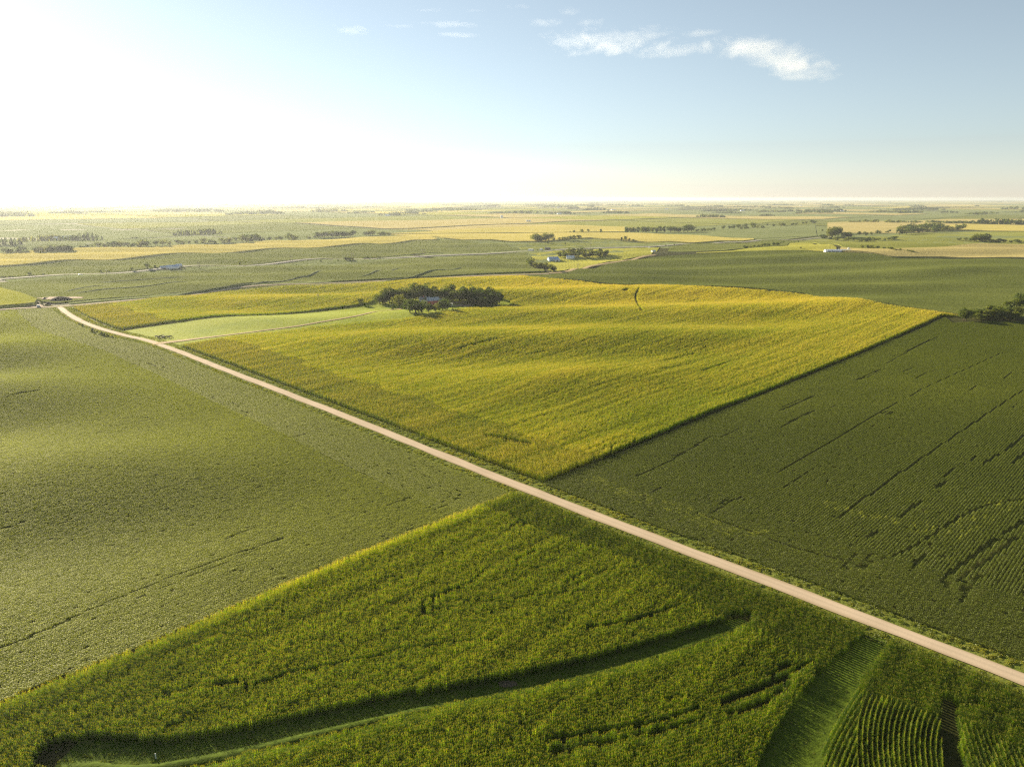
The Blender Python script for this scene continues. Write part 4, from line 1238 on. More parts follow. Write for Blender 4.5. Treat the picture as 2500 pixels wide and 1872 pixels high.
for pts, n, h0, h1 in [([(2, 622), (30, 621), (60, 620), (95, 618)], 8, 8, 14), ([(48, 614), (60, 614)], 2, 12, 16), ([(104, 617), (140, 616), (175, 614)], 10, 12, 17), ([(150, 616), (170, 615)], 3, 13, 18), ([(178, 612), (230, 606)], 5, 7, 11),
                         ([(236, 608), (280, 607), (340, 604), (420, 598)], 16, 10, 17), ([(425, 599), (460, 597), (500, 595), (580, 590)], 14, 8, 14), ([(585, 592), (610, 591), (640, 590)], 9, 13, 20), ([(645, 590), (690, 588), (735, 585)], 7, 8, 16), ([(708, 587), (715, 587)], 3, 15, 18), ([(745, 582), (770, 581)], 6, 4, 7)]:
    tree_line(pts, n, h0, h1, ['broad', 'oval', 'bush'], lb, g, 4, 1.2, 1.25)
g, lb = 'trees of the dense clump at the end of the creek', 'tree in the dense clump where the left creek line ends'
tree_line([(775, 581), (800, 581), (830, 580), (868, 579)], 18, 13, 18, ['broad', 'oval'], lb, g, 3, .8, 1.35)
tree_line([(888, 577), (900, 576), (910, 576)], 5, 10, 15, ['broad'], 'tree of the first small pair right of the dense creek clump', 'first small pair right of the creek clump', 2, .4, 1.3)
tree_line([(924, 577), (938, 576), (951, 577)], 6, 8, 12, ['broad'], 'tree of the last clump right of the dense creek clump', 'last clump of the creek', 2, .4, 1.3)

# far woods that read as one mass
def wood_mesh(seed):
    r = random.Random(seed)
    b = MB()
    for i in range(26):
        t = r.uniform(-.5, .5)
        c = Vector((t, r.uniform(-.12, .12), 0))
        hh = r.uniform(.55, 1.0) * (1 - abs(t) ** 3 * 4)
        w_ = r.uniform(.03, .055)
        for k_ in range(26):
            d = Vector((r.gauss(0, 1), r.gauss(0, 1), r.gauss(0, 1))).normalized()
            p = c + Vector((d.x * w_, d.y * w_, .5 * hh + d.z * .5 * hh))
            a = d.orthogonal().normalized(); e = d.cross(a)
            q = .016
            b.add([p + Vector((a.x * q, a.y * q, a.z * .2)), p + Vector((e.x * q, e.y * q, e.z * .2)), p - Vector((a.x * q, a.y * q, a.z * .2)), p - Vector((e.x * q, e.y * q, e.z * .2))], [(0, 1, 2, 3)])
    return b.build('woodlot', [M['tree_leaf']], False).data
WOODS = [wood_mesh(300 + i) for i in range(4)]
woods = [(2090, 2215, 544, 7), (2200, 2385, 545, 6), (2385, 2480, 549, 14), (2470, 2560, 547, 12), (0, 42, 598, 15), (65, 150, 589, 14), (140, 182, 588, 12), (182, 240, 587, 17), (428, 470, 574, 12), (455, 532, 573, 15), (320, 336, 583, 5), (378, 436, 516, 6), (560, 640, 525, 8), (600, 680, 522, 9), (760, 845, 518, 9), (700, 722, 509, 4), (815, 840, 507, 3),
         (925, 985, 527, 9), (1030, 1165, 513, 6), (940, 1000, 498, 4), (1330, 1385, 507, 8), (1340, 1402, 523, 8), (1470, 1535, 521, 7), (1426, 1484, 514, 8), (1400, 1440, 522, 4), (1434, 1452, 506, 6), (1536, 1570, 505, 6), (1480, 1535, 503, 5), (1438, 1470, 498, 4), (1480, 1540, 494, 3),
         (1700, 1767, 532, 10), (1857, 1888, 528, 6), (1950, 2022, 521, 6), (2018, 2060, 516, 6), (2132, 2236, 519, 6), (2190, 2242, 513, 6), (2302, 2332, 520, 5), (1874, 1942, 510, 5), (1880, 1935, 502, 4), (1760, 1842, 515, 6), (1780, 1835, 508, 5), (1725, 1770, 505, 4), (2060, 2082, 502, 3),
         (2230, 2262, 507, 4), (2460, 2520, 512, 7), (2300, 2380, 508, 3), (0, 70, 530, 9), (130, 175, 522, 6), (30, 75, 510, 4), (1200, 1222, 502, 4), (1780, 1810, 544, 0)]
wr = random.Random(9)
for i, (x0, x1, py, hp) in enumerate(woods):
    if hp == 0: continue
    x, y = at((x0 + x1) / 2, py)
    dist = math.hypot(x, y)
    L = (x1 - x0) * dist / FPX
    o = bpy.data.objects.new('woodlot', WOODS[i % 4]); COL.objects.link(o)
    o.location = (x, y, float(H(x, y)))
    o.scale = (L, max(L * .9, 60), hp * dist / FPX)
    o.rotation_euler = (0, 0, wr.uniform(-.1, .1) - math.atan2(x, y))
    o['kind'] = 'stuff'
for i in range(110):                                            # thin scatter of far groves out to the horizon
    px, py = wr.uniform(-40, 2540), 490 + wr.random() ** 1.6 * 34
    x, y = at(px, py)
    dist = math.hypot(x, y)
    L = wr.uniform(90, 330)
    o = bpy.data.objects.new('woodlot', WOODS[i % 4]); COL.objects.link(o)
    o.location = (x, y, float(H(x, y)))
    o.scale = (L, wr.uniform(60, 140), wr.uniform(9, 15))
    o.rotation_euler = (0, 0, wr.choice([R(45), R(-45)]) + wr.uniform(-.1, .1))
    o['kind'] = 'stuff'
print('trees', n_tree)

# ------------------------------------------------------------------ buildings
def paint(name, c, rough=.6, var=.12):
    return surf_mat(name, [(0.3, tuple(x * (1 - var) for x in c)), (0.7, tuple(min(1, x * (1 + var)) for x in c))], .6, 4, .15, 3.0, rough=rough, bdist=.02)
M['red'] = paint('red_barn_paint', (.42, .075, .05))
M['white'] = paint('white_paint', (.74, .74, .72), var=.05)
M['grey_roof'] = paint('grey_sheet_roof', (.34, .37, .40), .4)
M['blue_roof'] = paint('blue_sheet_roof', (.30, .42, .60), .4)
M['silver'] = paint('silver_sheet', (.60, .63, .66), .35, .06)
M['dark'] = paint('dark_opening', (.02, .02, .022))
M['slate'] = paint('slate_shingle', (.16, .16, .17))
M['blue_wall'] = paint('blue_sheet_wall', (.32, .42, .56), .5)
M['glass'] = paint('window_glass', (.05, .06, .08), .1)
M['wood'] = paint('weathered_wood', (.20, .15, .11))
M['tyre'] = paint('tyre_rubber', (.02, .02, .02))
M['galv'] = paint('galvanised_steel', (.55, .56, .57), .35, .06)

def place(name, px, py, yaw, label, cat, group=None, lift=0.0, scale=1.0):
    x, y = at(px, py, lift)
    o = empty(name, (x, y, float(H(x, y)) + lift), yaw)
    o.scale = (scale,) * 3
    return tag(o, label, cat, group)

def gable(root, L, W, h, rh, wall, roof, over=.35, ox=0, oy=0, names=('wall', 'roof')):
    """ridge along x; returns (wall, roof) parts"""
    b = MB()
    x0, x1, y0, y1 = ox - L / 2, ox + L / 2, oy - W / 2, oy + W / 2
    b.add([(x0, y0, -.6), (x1, y0, -.6), (x1, y1, -.6), (x0, y1, -.6), (x0, y0, h), (x1, y0, h), (x1, y1, h), (x0, y1, h), (x0, oy, h + rh), (x1, oy, h + rh)],
          [(0, 1, 5, 4), (2, 3, 7, 6), (1, 2, 6, 9, 5), (3, 0, 4, 8, 7), (3, 2, 1, 0)])
    w = b.build(names[0], [wall], root)
    r_ = MB()
    k = rh / (W / 2)
    for s in (-1, 1):
        ye, ze = oy + s * (W / 2 + over), h - k * over
        pts = [(x0 - over, ye, ze + .03), (x1 + over, ye, ze + .03), (x1 + over, oy, h + rh + .03), (x0 - over, oy, h + rh + .03)]
        top = [(x, y, z + .14) for x, y, z in pts]
        q = [(0, 1, 2, 3), (7, 6, 5, 4), (0, 4, 5, 1), (1, 5, 6, 2), (2, 6, 7, 3), (3, 7, 4, 0)]
        r_.add(pts + top, q)
        for i in range(int(L / 1.1)):                       # standing seams
            xx_ = x0 + (i + .5) * 1.1
            a = Vector((xx_, ye, ze + .17)); c = Vector((xx_, oy, h + rh + .17))
            r_.add([a + Vector((-.03, 0, 0)), a + Vector((.03, 0, 0)), c + Vector((.03, 0, 0)), c + Vector((-.03, 0, 0)),
                    a + Vector((-.03, 0, .06)), a + Vector((.03, 0, .06)), c + Vector((.03, 0, .06)), c + Vector((-.03, 0, .06))], [(4, 5, 6, 7), (0, 1, 5, 4), (1, 2, 6, 5), (3, 0, 4, 7)])
    rf = r_.build(names[1], [roof], root)
    return w, rf

def panel(root, name, mat, x0, x1, y0, y1, z0, z1):
    b = MB(); b.box(x0, x1, y0, y1, z0, z1)
    return b.build(name, [mat], root)

# red barn with a white gabled house beside it and a long grey shed roof
t = place('red_barn', 1056, 742, R(28), 'red barn with blue grey roof inside the farm windbreak', 'barn', scale=.66)
gable(t, 12, 8, 3.6, 2.6, M['red'], M['grey_roof'])
panel(t, 'door', M['white'], -6.12, -6.01, -1.5, 1.5, 0, 2.8)
panel(t, 'loft_door', M['white'], -6.12, -6.01, -.5, .5, 3.9, 4.9)
for s in (-3.2, 0, 3.2): panel(t, 'window', M['glass'], s - .45, s + .45, -4.1, -4.01, 1.2, 2.1)
b = MB(); b.box(6.0, 13.5, -4.2, 3.6, -.4, 2.9); b.add([(6, -4.6, 2.9), (13.9, -4.6, 2.9), (13.9, 4.0, 3.9), (6, 4.0, 3.9), (6, -4.6, 3.05), (13.9, -4.6, 3.05), (13.9, 4.0, 4.05), (6, 4.0, 4.05)], [(3, 2, 1, 0), (4, 5, 6, 7), (0, 1, 5, 4), (1, 2, 6, 5), (2, 3, 7, 6), (3, 0, 4, 7)], 1)
b.build('lean_to', [M['red'], M['grey_roof']], t)
t = place('farm_house', 1037, 743, R(20), 'white farm house with grey roof left of the red barn', 'house', scale=.72)
w, rf = gable(t, 8.5, 6.5, 4.2, 2.3, M['white'], M['slate'])
b = MB(); b.box(-1.2, -.6, -.3, .3, 5.6, 7.2); b.build('chimney', [M['red']], rf)
panel(t, 'door', M['dark'], -4.36, -4.26, -.5, .5, 0, 2.1)
for s in (-2.0, 2.0): panel(t, 'window', M['glass'], -4.35, -4.26, s - .4, s + .4, 1.0, 2.2)
for s in (-2.6, 0, 2.6): panel(t, 'window', M['glass'], s - .4, s + .4, -3.36, -3.26, 1.0, 2.2)

def wheel(root, x, y, r_, w=.22):
    b = MB(); b.tube([(x, y - w / 2, r_), (x, y + w / 2, r_)], [r_, r_], 14); o = b.build('wheel', [M['tyre']], root)
    b = MB(); b.tube([(x, y - w / 2 - .02, r_), (x, y + w / 2 + .02, r_)], [r_ * .55, r_ * .55], 10); b.build('rim', [M['galv']], o)
def trailer(px, py, yaw, L, W, h, label, wall='white', group=None, cat='trailer', name='box_trailer', lift=0.):
    t = place(name, px, py, yaw, label, cat, group, lift)
    b = MB(); b.box(-L / 2, L / 2, -W / 2, W / 2, .55, h); b.build('box', [M[wall]], t)
    panel(t, 'door', M['galv'], L / 2 + .005, L / 2 + .05, -W / 2 + .15, W / 2 - .15, .7, h - .15)
    b = MB(); b.box(L / 2, L / 2 + 1.3, -.06, .06, .45, .57); b.build('drawbar', [M['galv']], t)
    for sx in (-.35, .35):
        for sy in (-1, 1): wheel(t, sx * 1.3, sy * W / 2 * .92, .36)
    return t
trailer(1099, 750, R(20), 3.0, 1.9, 2.3, 'small white trailer on the grass right of the red barn trees')
# brush pile and worn earth by the barn
b = MB(); r = random.Random(4)
for i in range(130):
    a = Vector((r.gauss(0, 2.6), r.gauss(0, 1.1), r.uniform(0, 1.1))); d = Vector((r.gauss(0, 1), r.gauss(0, 1), r.gauss(0, .3))).normalized() * r.uniform(.6, 1.8)
    a.z *= max(.1, 1 - (a.x / 5) ** 2)
    b.tube([a, a + d], [r.uniform(.04, .1), .03], 4)
x, y = at(1117, 741); o = b.build('brush_pile', [M['wood']]); o.location = (x, y, float(H(x, y))); tag(o, 'heap of cut branches on the farmyard behind the white trailer', 'brush pile')
def blot(name, px, py, rx, ry, mat, lift=.16, seed=1, yaw=0.):
    x, y = at(px, py); r = random.Random(seed); n = 28; vs = [(0, 0)]
    for i in range(n):
        a = 2 * math.pi * i / n; k_ = 1 + r.uniform(-.22, .22)
        vs.append((rx * k_ * math.cos(a), ry * k_ * math.sin(a)))
    c_, s_ = math.cos(yaw), math.sin(yaw)
    v3 = [(x + a * c_ - b_ * s_, y + a * s_ + b_ * c_) for a, b_ in vs]
    v3 = [(a, b_, float(H(a, b_)) + lift) for a, b_ in v3]
    o = link_mesh(name, v3, [(0, i, i % n + 1) for i in range(1, n + 1)], mat); o['kind'] = 'structure'
blot('bare_earth', 1132, 747, 5, 4, M['bare'], .3, 2)
M['shaded_bare'] = surf_mat('shaded_bare_earth', [(0.3, (0.075, 0.060, 0.042)), (0.7, (0.13, 0.105, 0.075))], 1.2, 5, .5, 3.0)  # bare earth in a darker tone, the shade of the corn put into its colour
blot('bare_earth', 1240, 1670, 1.3, .7, M['shaded_bare'], .12, 3)
blot('bare_earth', 145, 731, 14, 6, M['bare'], 1.05, 5)
blot('bare_earth', 96, 747, 7, 5, M['bare'], .28, 6)
# compost mound and berms at the road junction
def mound(px, py, rx, ry, h, label):
    x, y = at(px, py, .9); b = MB(); r = random.Random(6); n, m = 30, 7; vs, fs = [], []
    for j in range(m):
        f = j / (m - 1); rr = 1 - f ** 1.6
        for i in range(n):
            a = 2 * math.pi * i / n; k_ = 1 + .12 * math.sin(3 * a + 1) + r.uniform(-.06, .06)
            vs.append((rx * rr * k_ * math.cos(a), ry * rr * k_ * math.sin(a), h * math.sin(f * math.pi / 2) * (.9 + r.uniform(0, .15)) - .1))
    for j in range(m - 1):
        for i in range(n): fs.append((j * n + i, j * n + (i + 1) % n, (j + 1) * n + (i + 1) % n, (j + 1) * n + i))
    o = link_mesh('earth_mound', vs, fs, M['manure'], None, None, True); o.location = (x, y, float(H(x, y)) + .9)
    tag(o, label, 'mound')
mound(147, 732, 6.6, 5.0, 2.2, 'big black earth mound on bare ground beyond the road junction')
for p, w_, h in [([(100, 733), (112, 729), (128, 726)], 2.2, 2.2), ([(160, 724), (170, 724), (180, 724)], 2, 2.2), ([(125, 737), (115, 742), (106, 741)], 2.2, 2.4)]:
    berm('earth_bank', dense(ats(p, .9), 1.5), w_, h, M['manure'], 0)
for px, py, h, lab in [(87, 748, 7, 'dark shrub left of the white pickup by the junction'), (104, 744, 7, 'dark shrub right of the white pickup by the junction'), (110, 748, 5, 'low dark shrub row end beside the road junction'), (117, 748, 4, 'last low shrub before the road junction')]:
    tree(px, py, h, 'bush', lab, None, wide=1.1)
def car(px, py, yaw, label, pickup=False, cat='car', name='parked_car', lift=.3, paintm='white'):
    t = place(name, px, py, yaw, label, cat, None, lift, .8)
    pr = [(-2.6, .55), (-2.6, 1.05), (-.7, 1.1), (-.55, 1.1), (-.35, 1.75), (1.0, 1.78), (1.55, 1.15), (2.5, 1.02), (2.6, .55)] if pickup else [(-2.2, .4), (-2.2, .95), (-1.9, 1.0), (-1.3, 1.45), (.4, 1.45), (1.1, .98), (2.1, .85), (2.2, .4)]
    b = MB(); n = len(pr)
    vs = [(x, -.92, z) for x, z in pr] + [(x, .92, z) for x, z in pr]
    b.add(vs, [tuple(range(n)), tuple(range(2 * n - 1, n - 1, -1))] + [(i, i + n, (i + 1) % n + n, (i + 1) % n) for i in range(n)])
    o = b.build('body', [M[paintm]], t); bv = o.modifiers.new('soft', 'BEVEL'); bv.width = .08; bv.segments = 2
    b = MB(); zt = (1.15, 1.65) if pickup else (1.02, 1.36); xs = (-.3, 1.0) if pickup else (-1.15, .45)
    for s in (-1, 1): b.box(xs[0], xs[1], s * .935 - .01, s * .935 + .01, zt[0], zt[1])
    b.build('side_window', [M['glass']], t)
    b = MB(); x0, z0, x1, z1 = (1.52, 1.2, 1.05, 1.74) if pickup else (1.06, 1.02, .46, 1.42)
    b.add([(x0 + .03, -.75, z0), (x0 + .03, .75, z0), (x1 + .03, .7, z1), (x1 + .03, -.7, z1)], [(0, 1, 2, 3)]); b.build('windscreen', [M['glass']], t)
    for sx in (-1.55, 1.6):
        for sy in (-.84, .84): wheel(t, sx, sy, .36)
    return t
car(94, 749.5, R(-60), 'white pickup parked by the dark shrubs at the road junction', True, 'pickup', 'pickup_truck')
car(197, 672, R(48), 'white car on the left stretch of the highway', lift=1.4, name='car')

# roadside farm on the left highway
t = place('pole_barn', 421, 656, R(40), 'long blue roofed farm shed beside the left highway', 'barn', scale=.6)
gable(t, 18, 9, 3.4, 2.2, M['silver'], M['blue_roof']); panel(t, 'door', M['white'], -9.12, -9.01, -2, 2, 0, 3.0)
t = place('farm_house', 399, 656, R(40), 'low blue grey house left of the long blue roofed shed', 'house', scale=.6)
gable(t, 9, 6, 2.6, 1.6, M['blue_wall'], M['blue_roof']); panel(t, 'door', M['white'], -1, 0, -3.12, -3.01, 0, 2.1)
for s in (-3, 2.2): panel(t, 'window', M['glass'], s - .5, s + .5, -3.1, -3.01, 1, 2)
t = place('white_shed', 437, 652, R(40), 'small white shed at the right end of the blue roofed farm', 'shed', scale=.6)
gable(t, 8, 6, 3.2, 1.6, M['white'], M['silver']); panel(t, 'door', M['dark'], -4.12, -4.01, -1.2, 1.2, 0, 2.4)
tree_line([(396, 659), (440, 659), (452, 655)], 7, 3, 5, ['bush'], 'low bush in front of the blue roofed roadside farm', 'bushes before the roadside farm', 4, .5, 1.3)
# second farm
t = place('blue_barn', 1350, 637, R(14), 'large blue roofed barn standing in the yellow meadow', 'barn', scale=.6)
gable(t, 18, 13, 4.2, 3.0, M['blue_wall'], M['blue_roof'])
panel(t, 'door', M['silver'], -9.12, -9.01, -2.2, 2.2, 0, 3.6)
b = MB(); b.box(.5, 9.5, -11.5, -6.52, -.4, 2.9); b.add([(.2, -11.9, 2.7), (9.8, -11.9, 2.7), (9.8, -6.6, 4.0), (.2, -6.6, 4.0), (.2, -11.9, 2.86), (9.8, -11.9, 2.86), (9.8, -6.6, 4.16), (.2, -6.6, 4.16)], [(3, 2, 1, 0), (4, 5, 6, 7), (0, 1, 5, 4), (1, 2, 6, 5), (2, 3, 7, 6), (3, 0, 4, 7)], 1)
b.build('lean_to', [M['silver'], M['blue_roof']], t)
panel(t, 'door', M['dark'], 3, 6, -11.62, -11.51, 0, 2.4)
t = place('metal_shed', 1392, 632, R(6), 'silver white shed in front of the windbreak right of the blue barn', 'shed', scale=.6)
gable(t, 14, 8, 3.2, 2.6, M['silver'], M['silver']); panel(t, 'door', M['white'], -1.6, 1.6, -4.12, -4.01, 0, 2.8)
# along the highway
trailer(1296, 614.5, R(-30), 7, 2.6, 3.4, 'leftmost white trailer above the highway', 'white', 'trailers above the highway')
trailer(1321, 612, R(60), 4.5, 2.4, 2.6, 'small white trailer between two larger ones above the highway', 'white', 'trailers above the highway')
t = place('metal_shed', 1337, 611, R(-20), 'dark sided shed with white gable end above the highway', 'shed', scale=.8)
gable(t, 8, 5, 3, 1.3, M['wood'], M['slate']); panel(t, 'gable_panel', M['white'], -4.1, -4.01, -2.4, 2.4, 0, 3)
tree_line([(1306, 613), (1314, 612)], 3, 3, 4, ['bush'], 'low dark bush between the white trailers', 'bushes between the trailers', 1.5, .2)
t = place('farm_house', 1595, 616, R(20), 'small white house in the beans below the highway', 'house', scale=.5)
gable(t, 9, 7, 3, 2, M['white'], M['silver']); panel(t, 'door', M['dark'], -4.6, -4.51, -.5, .5, 0, 2.1)
for s in (-2.5, 2.5): panel(t, 'window', M['glass'], s - .5, s + .5, -3.6, -3.51, 1, 2.1)
car(1585, 606, R(50), 'white pickup driving on the highway above the small white house', True, 'pickup', 'pickup_truck', 1.4)
tree_line([(1600, 606), (1606, 604)], 2, 4, 6, ['oval', 'bush'], 'small tree by the highway above the small white house', 'trees above the small white house', 1, .2)
for px, py, h, kd, lab in [(1625, 602, 5, 'oval', 'first thin roadside tree right of the white pickup'), (1646, 600, 5, 'oval', 'second thin roadside tree right of the white pickup'), (1700, 597, 5, 'broad', 'dark roadside bush tree left of the highway curve'), (1711, 596, 4, 'bush', 'low dark bush touching the roadside bush tree'), (1540, 608, 3, 'bush', 'tiny bush by the highway left of the white pickup')]:
    tree(px, py, h, kd, lab)
# long white barn on the crest
t = place('hog_barn', 2045, 616, R(-4), 'long low white barn on the crest of the right hill', 'barn', scale=.75)
gable(t, 36, 9, 2.4, 1.7, M['white'], M['silver'])
for i in range(6): panel(t, 'curtain_opening', M['dark'], -15 + i * 5.6, -11 + i * 5.6, -4.6, -4.51, .9, 1.9)
for s in (-2.4, 0, 2.4):
    f_ = panel(t, 'fan_housing', M['blue_wall'], 18.01, 18.7, s - .8, s + .8, .6, 2.2)
t = place('feed_bin', 2071, 613, 0, 'white feed bin at the right end of the long white barn', 'feed bin', scale=.7)
b = MB(); b.tube([(0, 0, 1.1), (0, 0, 2.2), (0, 0, 4.6), (0, 0, 5.6)], [.3, 1.3, 1.3, .25], 14); b.build('bin', [M['galv']], t, True)
for i in range(4):
    a = R(45 + 90 * i); b = MB(); b.tube([(1.15 * math.cos(a), 1.15 * math.sin(a), -.3), (1.15 * math.cos(a), 1.15 * math.sin(a), 2.2)], [.07, .07], 6); b.build('leg', [M['galv']], t)
def grain_bin(px, py, r_, h, label, group=None):
    t = place('grain_bin', px, py, 0, label, 'grain bin', group)
    b = MB(); b.tube([(0, 0, -.5), (0, 0, h)], [r_, r_], 18); b.build('wall', [M['galv']], t, False)
    b = MB(); b.tube([(0, 0, h + .01), (0, 0, h + r_ * .5)], [r_ * 1.03, .3], 18); b.build('roof', [M['silver']], t)
grain_bin(1225, 534, 4.5, 9, 'lone pale grain bin far out on the plain left of the paired bins')
grain_bin(1287, 543, 3.2, 5, 'left one of the two small grain bins far out on the plain')
grain_bin(1293, 543, 3.4, 5, 'right one of the two small grain bins far out on the plain')
# far farmsteads: pale buildings by their trees
k_ = 0
for px, py, yaw, L, lab in [(112, 587, 20, 14, 'pale barn in front of the far left wood'), (150, 587, 40, 20, 'long pale barn between the two halves of the far left wood'), (170, 586, 70, 12, 'pale house at the right end of the far left farm'),
                            (946, 528, 10, 16, 'white barn in front of the small far grove at centre left'), (1350, 508, 30, 26, 'white barn below the far wood left of centre horizon'), (1362, 508, 60, 20, 'second white barn below the same far horizon wood'),
                            (1365, 524, 30, 18, 'pale barn in the far tree row right of the grain bins'), (1497, 514, 15, 22, 'white farm building beneath the two layered far woods'), (1627, 512, 40, 22, 'white farm building on the plain right of the layered far woods'),
                            (1812, 516, 10, 20, 'white farm building at the far right wood on the plain'), (1955, 503, 30, 24, 'bright white barn near the right horizon'), (2055, 517, 20, 20, 'white barn at the right end of a far dark wood')]:
    t = place('far_barn', px, py, R(yaw), lab, 'barn')
    gable(t, L, L * .5, 4, 2.6, M['white'], M['silver'])

# ------------------------------------------------------------------ poles
def pole(px, py, hpx, label, twin=False, group=None, lamp=False):
    t = place('utility_pole' if not twin else 'power_pylon', px, py, R(-40), label, 'pole' if not twin else 'pylon', group)
    d = math.hypot(t.location.x, t.location.y); h = hpx * d / FPX
    xs = (-1.6, 1.6) if twin else (0,)
    for x in xs:
        b = MB(); b.tube([(x, 0, -.5), (x, 0, h)], [.2, .14], 8); b.build('pole', [M['wood']], t)
    b = MB(); b.box(-2.6 if twin else -1.2, 2.6 if twin else 1.2, -.32, -.16, h - 1.3, h - 1.05); ca = b.build('crossarm', [M['wood']], t)
    for x in ((-2.4, 0, 2.4) if twin else (-1.05, .5, 1.05)):
        b = MB(); b.tube([(x, -.24, h - 1.05), (x, -.24, h - .7)], [.08, .05], 6); b.build('insulator', [M['galv']], ca)
    if lamp:
        b = MB(); b.tube([(.1, 0, h - .4), (.9, -.6, h + .2), (1.5, -1.0, h + .15)], [.07, .07, .16], 6); b.build('lamp_head', [M['white']], t)
pole(262, 676, 15, 'tall single pole standing by the left highway between two round trees', lamp=True)
for px, py, hp, lab in [(486, 656, 15, 'twin pole pylon right of the blue roofed roadside farm'), (712, 644, 18, 'twin pole pylon in the beans at the middle of the left highway'), (861, 634, 17, 'twin pole pylon above the left dark clump on the highway'), (1034, 621, 13, 'twin pole pylon right of the dark clumps on the highway'), (1143, 613, 11, 'farthest twin pole pylon above the highway before the trailers')]:
    pole(px, py, hp, lab, True, 'power line pylons along the highway')
pole(1411, 660, 17, 'single pole in the meadow by the dirt road below the silver shed')
pole(1442, 607, 24, 'single pole by the highway above the windbreak of the blue barn')
pole(777, 730, 13, 'single pole in the corn beyond the cross road')
# white marker in the terrace channel
t = place('marker_post', 381, 1852, 0, 'short white marker post in the dark terrace channel', 'marker post')
b = MB(); b.tube([(0, 0, -.1), (0, 0, .75)], [.07, .065], 10); b.build('post', [M['white']], t)
b = MB(); b.tube([(0, 0, .751), (0, 0, .80)], [.08, .04], 10); b.build('cap', [M['white']], t)

# ------------------------------------------------------------------ cattle on the pasture
def cow_mesh(graze):
    v = {'hip': (-.75, 0, 1.12, .34), 'bel': (-.1, 0, 1.0, .42), 'sho': (.6, 0, 1.08, .36), 'nek': (1.0, 0, 1.12 if not graze else .9, .2), 'pol': (1.25, 0, 1.28 if not graze else .55, .15), 'muz': (1.62, 0, 1.05 if not graze else .15, .09),
         'tl1': (-1.08, 0, 1.15, .05), 'tl2': (-1.15, 0, .55, .035)}
    for s, n in ((-1, 'l'), (1, 'r')):
        v['hk' + n] = (-.78, .2 * s, .78, .15); v['hh' + n] = (-.92, .22 * s, .45, .075); v['hf' + n] = (-.82, .22 * s, .03, .07)
        v['fk' + n] = (.58, .2 * s, .72, .13); v['fh' + n] = (.60, .2 * s, .4, .07); v['ff' + n] = (.57, .2 * s, .03, .065)
        v['er' + n] = (1.2, .26 * s, 1.3 if not graze else .62, .04)
    e = [('hip', 'bel'), ('bel', 'sho'), ('sho', 'nek'), ('nek', 'pol'), ('pol', 'muz'), ('hip', 'tl1'), ('tl1', 'tl2')]
    for n in 'lr': e += [('hip', 'hk' + n), ('hk' + n, 'hh' + n), ('hh' + n, 'hf' + n), ('sho', 'fk' + n), ('fk' + n, 'fh' + n), ('fh' + n, 'ff' + n), ('pol', 'er' + n)]
    keys = list(v)
    me = bpy.data.meshes.new('cow_bones'); me.from_pydata([v[k][:3] for k in keys], [(keys.index(a), keys.index(b_)) for a, b_ in e], [])
    o = bpy.data.objects.new('cow_bones', me); COL.objects.link(o)
    o.modifiers.new('skin', 'SKIN'); ss = o.modifiers.new('sub', 'SUBSURF'); ss.levels = 1
    for i, k in enumerate(keys):
        d = me.skin_vertices[0].data[i]; d.radius = (v[k][3], v[k][3]); d.use_root = k == 'hip'
    dg = bpy.context.evaluated_depsgraph_get()
    m2 = bpy.data.meshes.new_from_object(o.evaluated_get(dg)); m2.name = 'cow'
    bpy.data.objects.remove(o)
    m2.materials.clear(); m2.materials.append(M['hide'])
    m2.polygons.foreach_set('use_smooth', np.ones(len(m2.polygons), bool))
    return m2
M['hide'] = surf_mat('black_hide', [(0.3, (0.010, 0.009, 0.008)), (0.7, (0.022, 0.018, 0.015))], 2.0, 3, .2, 8.0, rough=.7, bdist=.02)
cows = [cow_mesh(False), cow_mesh(True)]
for i, (px, py, yaw, k, lab) in enumerate([(383, 825, 10, 1, 'leftmost black cow of the huddle on the pasture'), (388, 827, 160, 0, 'black cow at the front left of the pasture huddle'), (393, 824, 40, 0, 'black cow in the middle of the pasture huddle'), (398, 827, 190, 1, 'black cow at the front right of the pasture huddle'),
                                          (402, 825.5, -20, 1, 'rightmost black cow of the pasture huddle'), (411, 826, 170, 0, 'black cow on the left of the pair right of the huddle'), (416, 825, 15, 1, 'outermost black cow right of the huddle on the pasture')]):
    x, y = at(px, py)
    o = bpy.data.objects.new('cow', cows[k]); COL.objects.link(o); o.location = (x, y, float(H(x, y)) + .12); o.rotation_euler = (0, 0, R(yaw)); o.scale = (.8,) * 3
    tag(o, lab, 'cow', 'black cattle on the pasture')

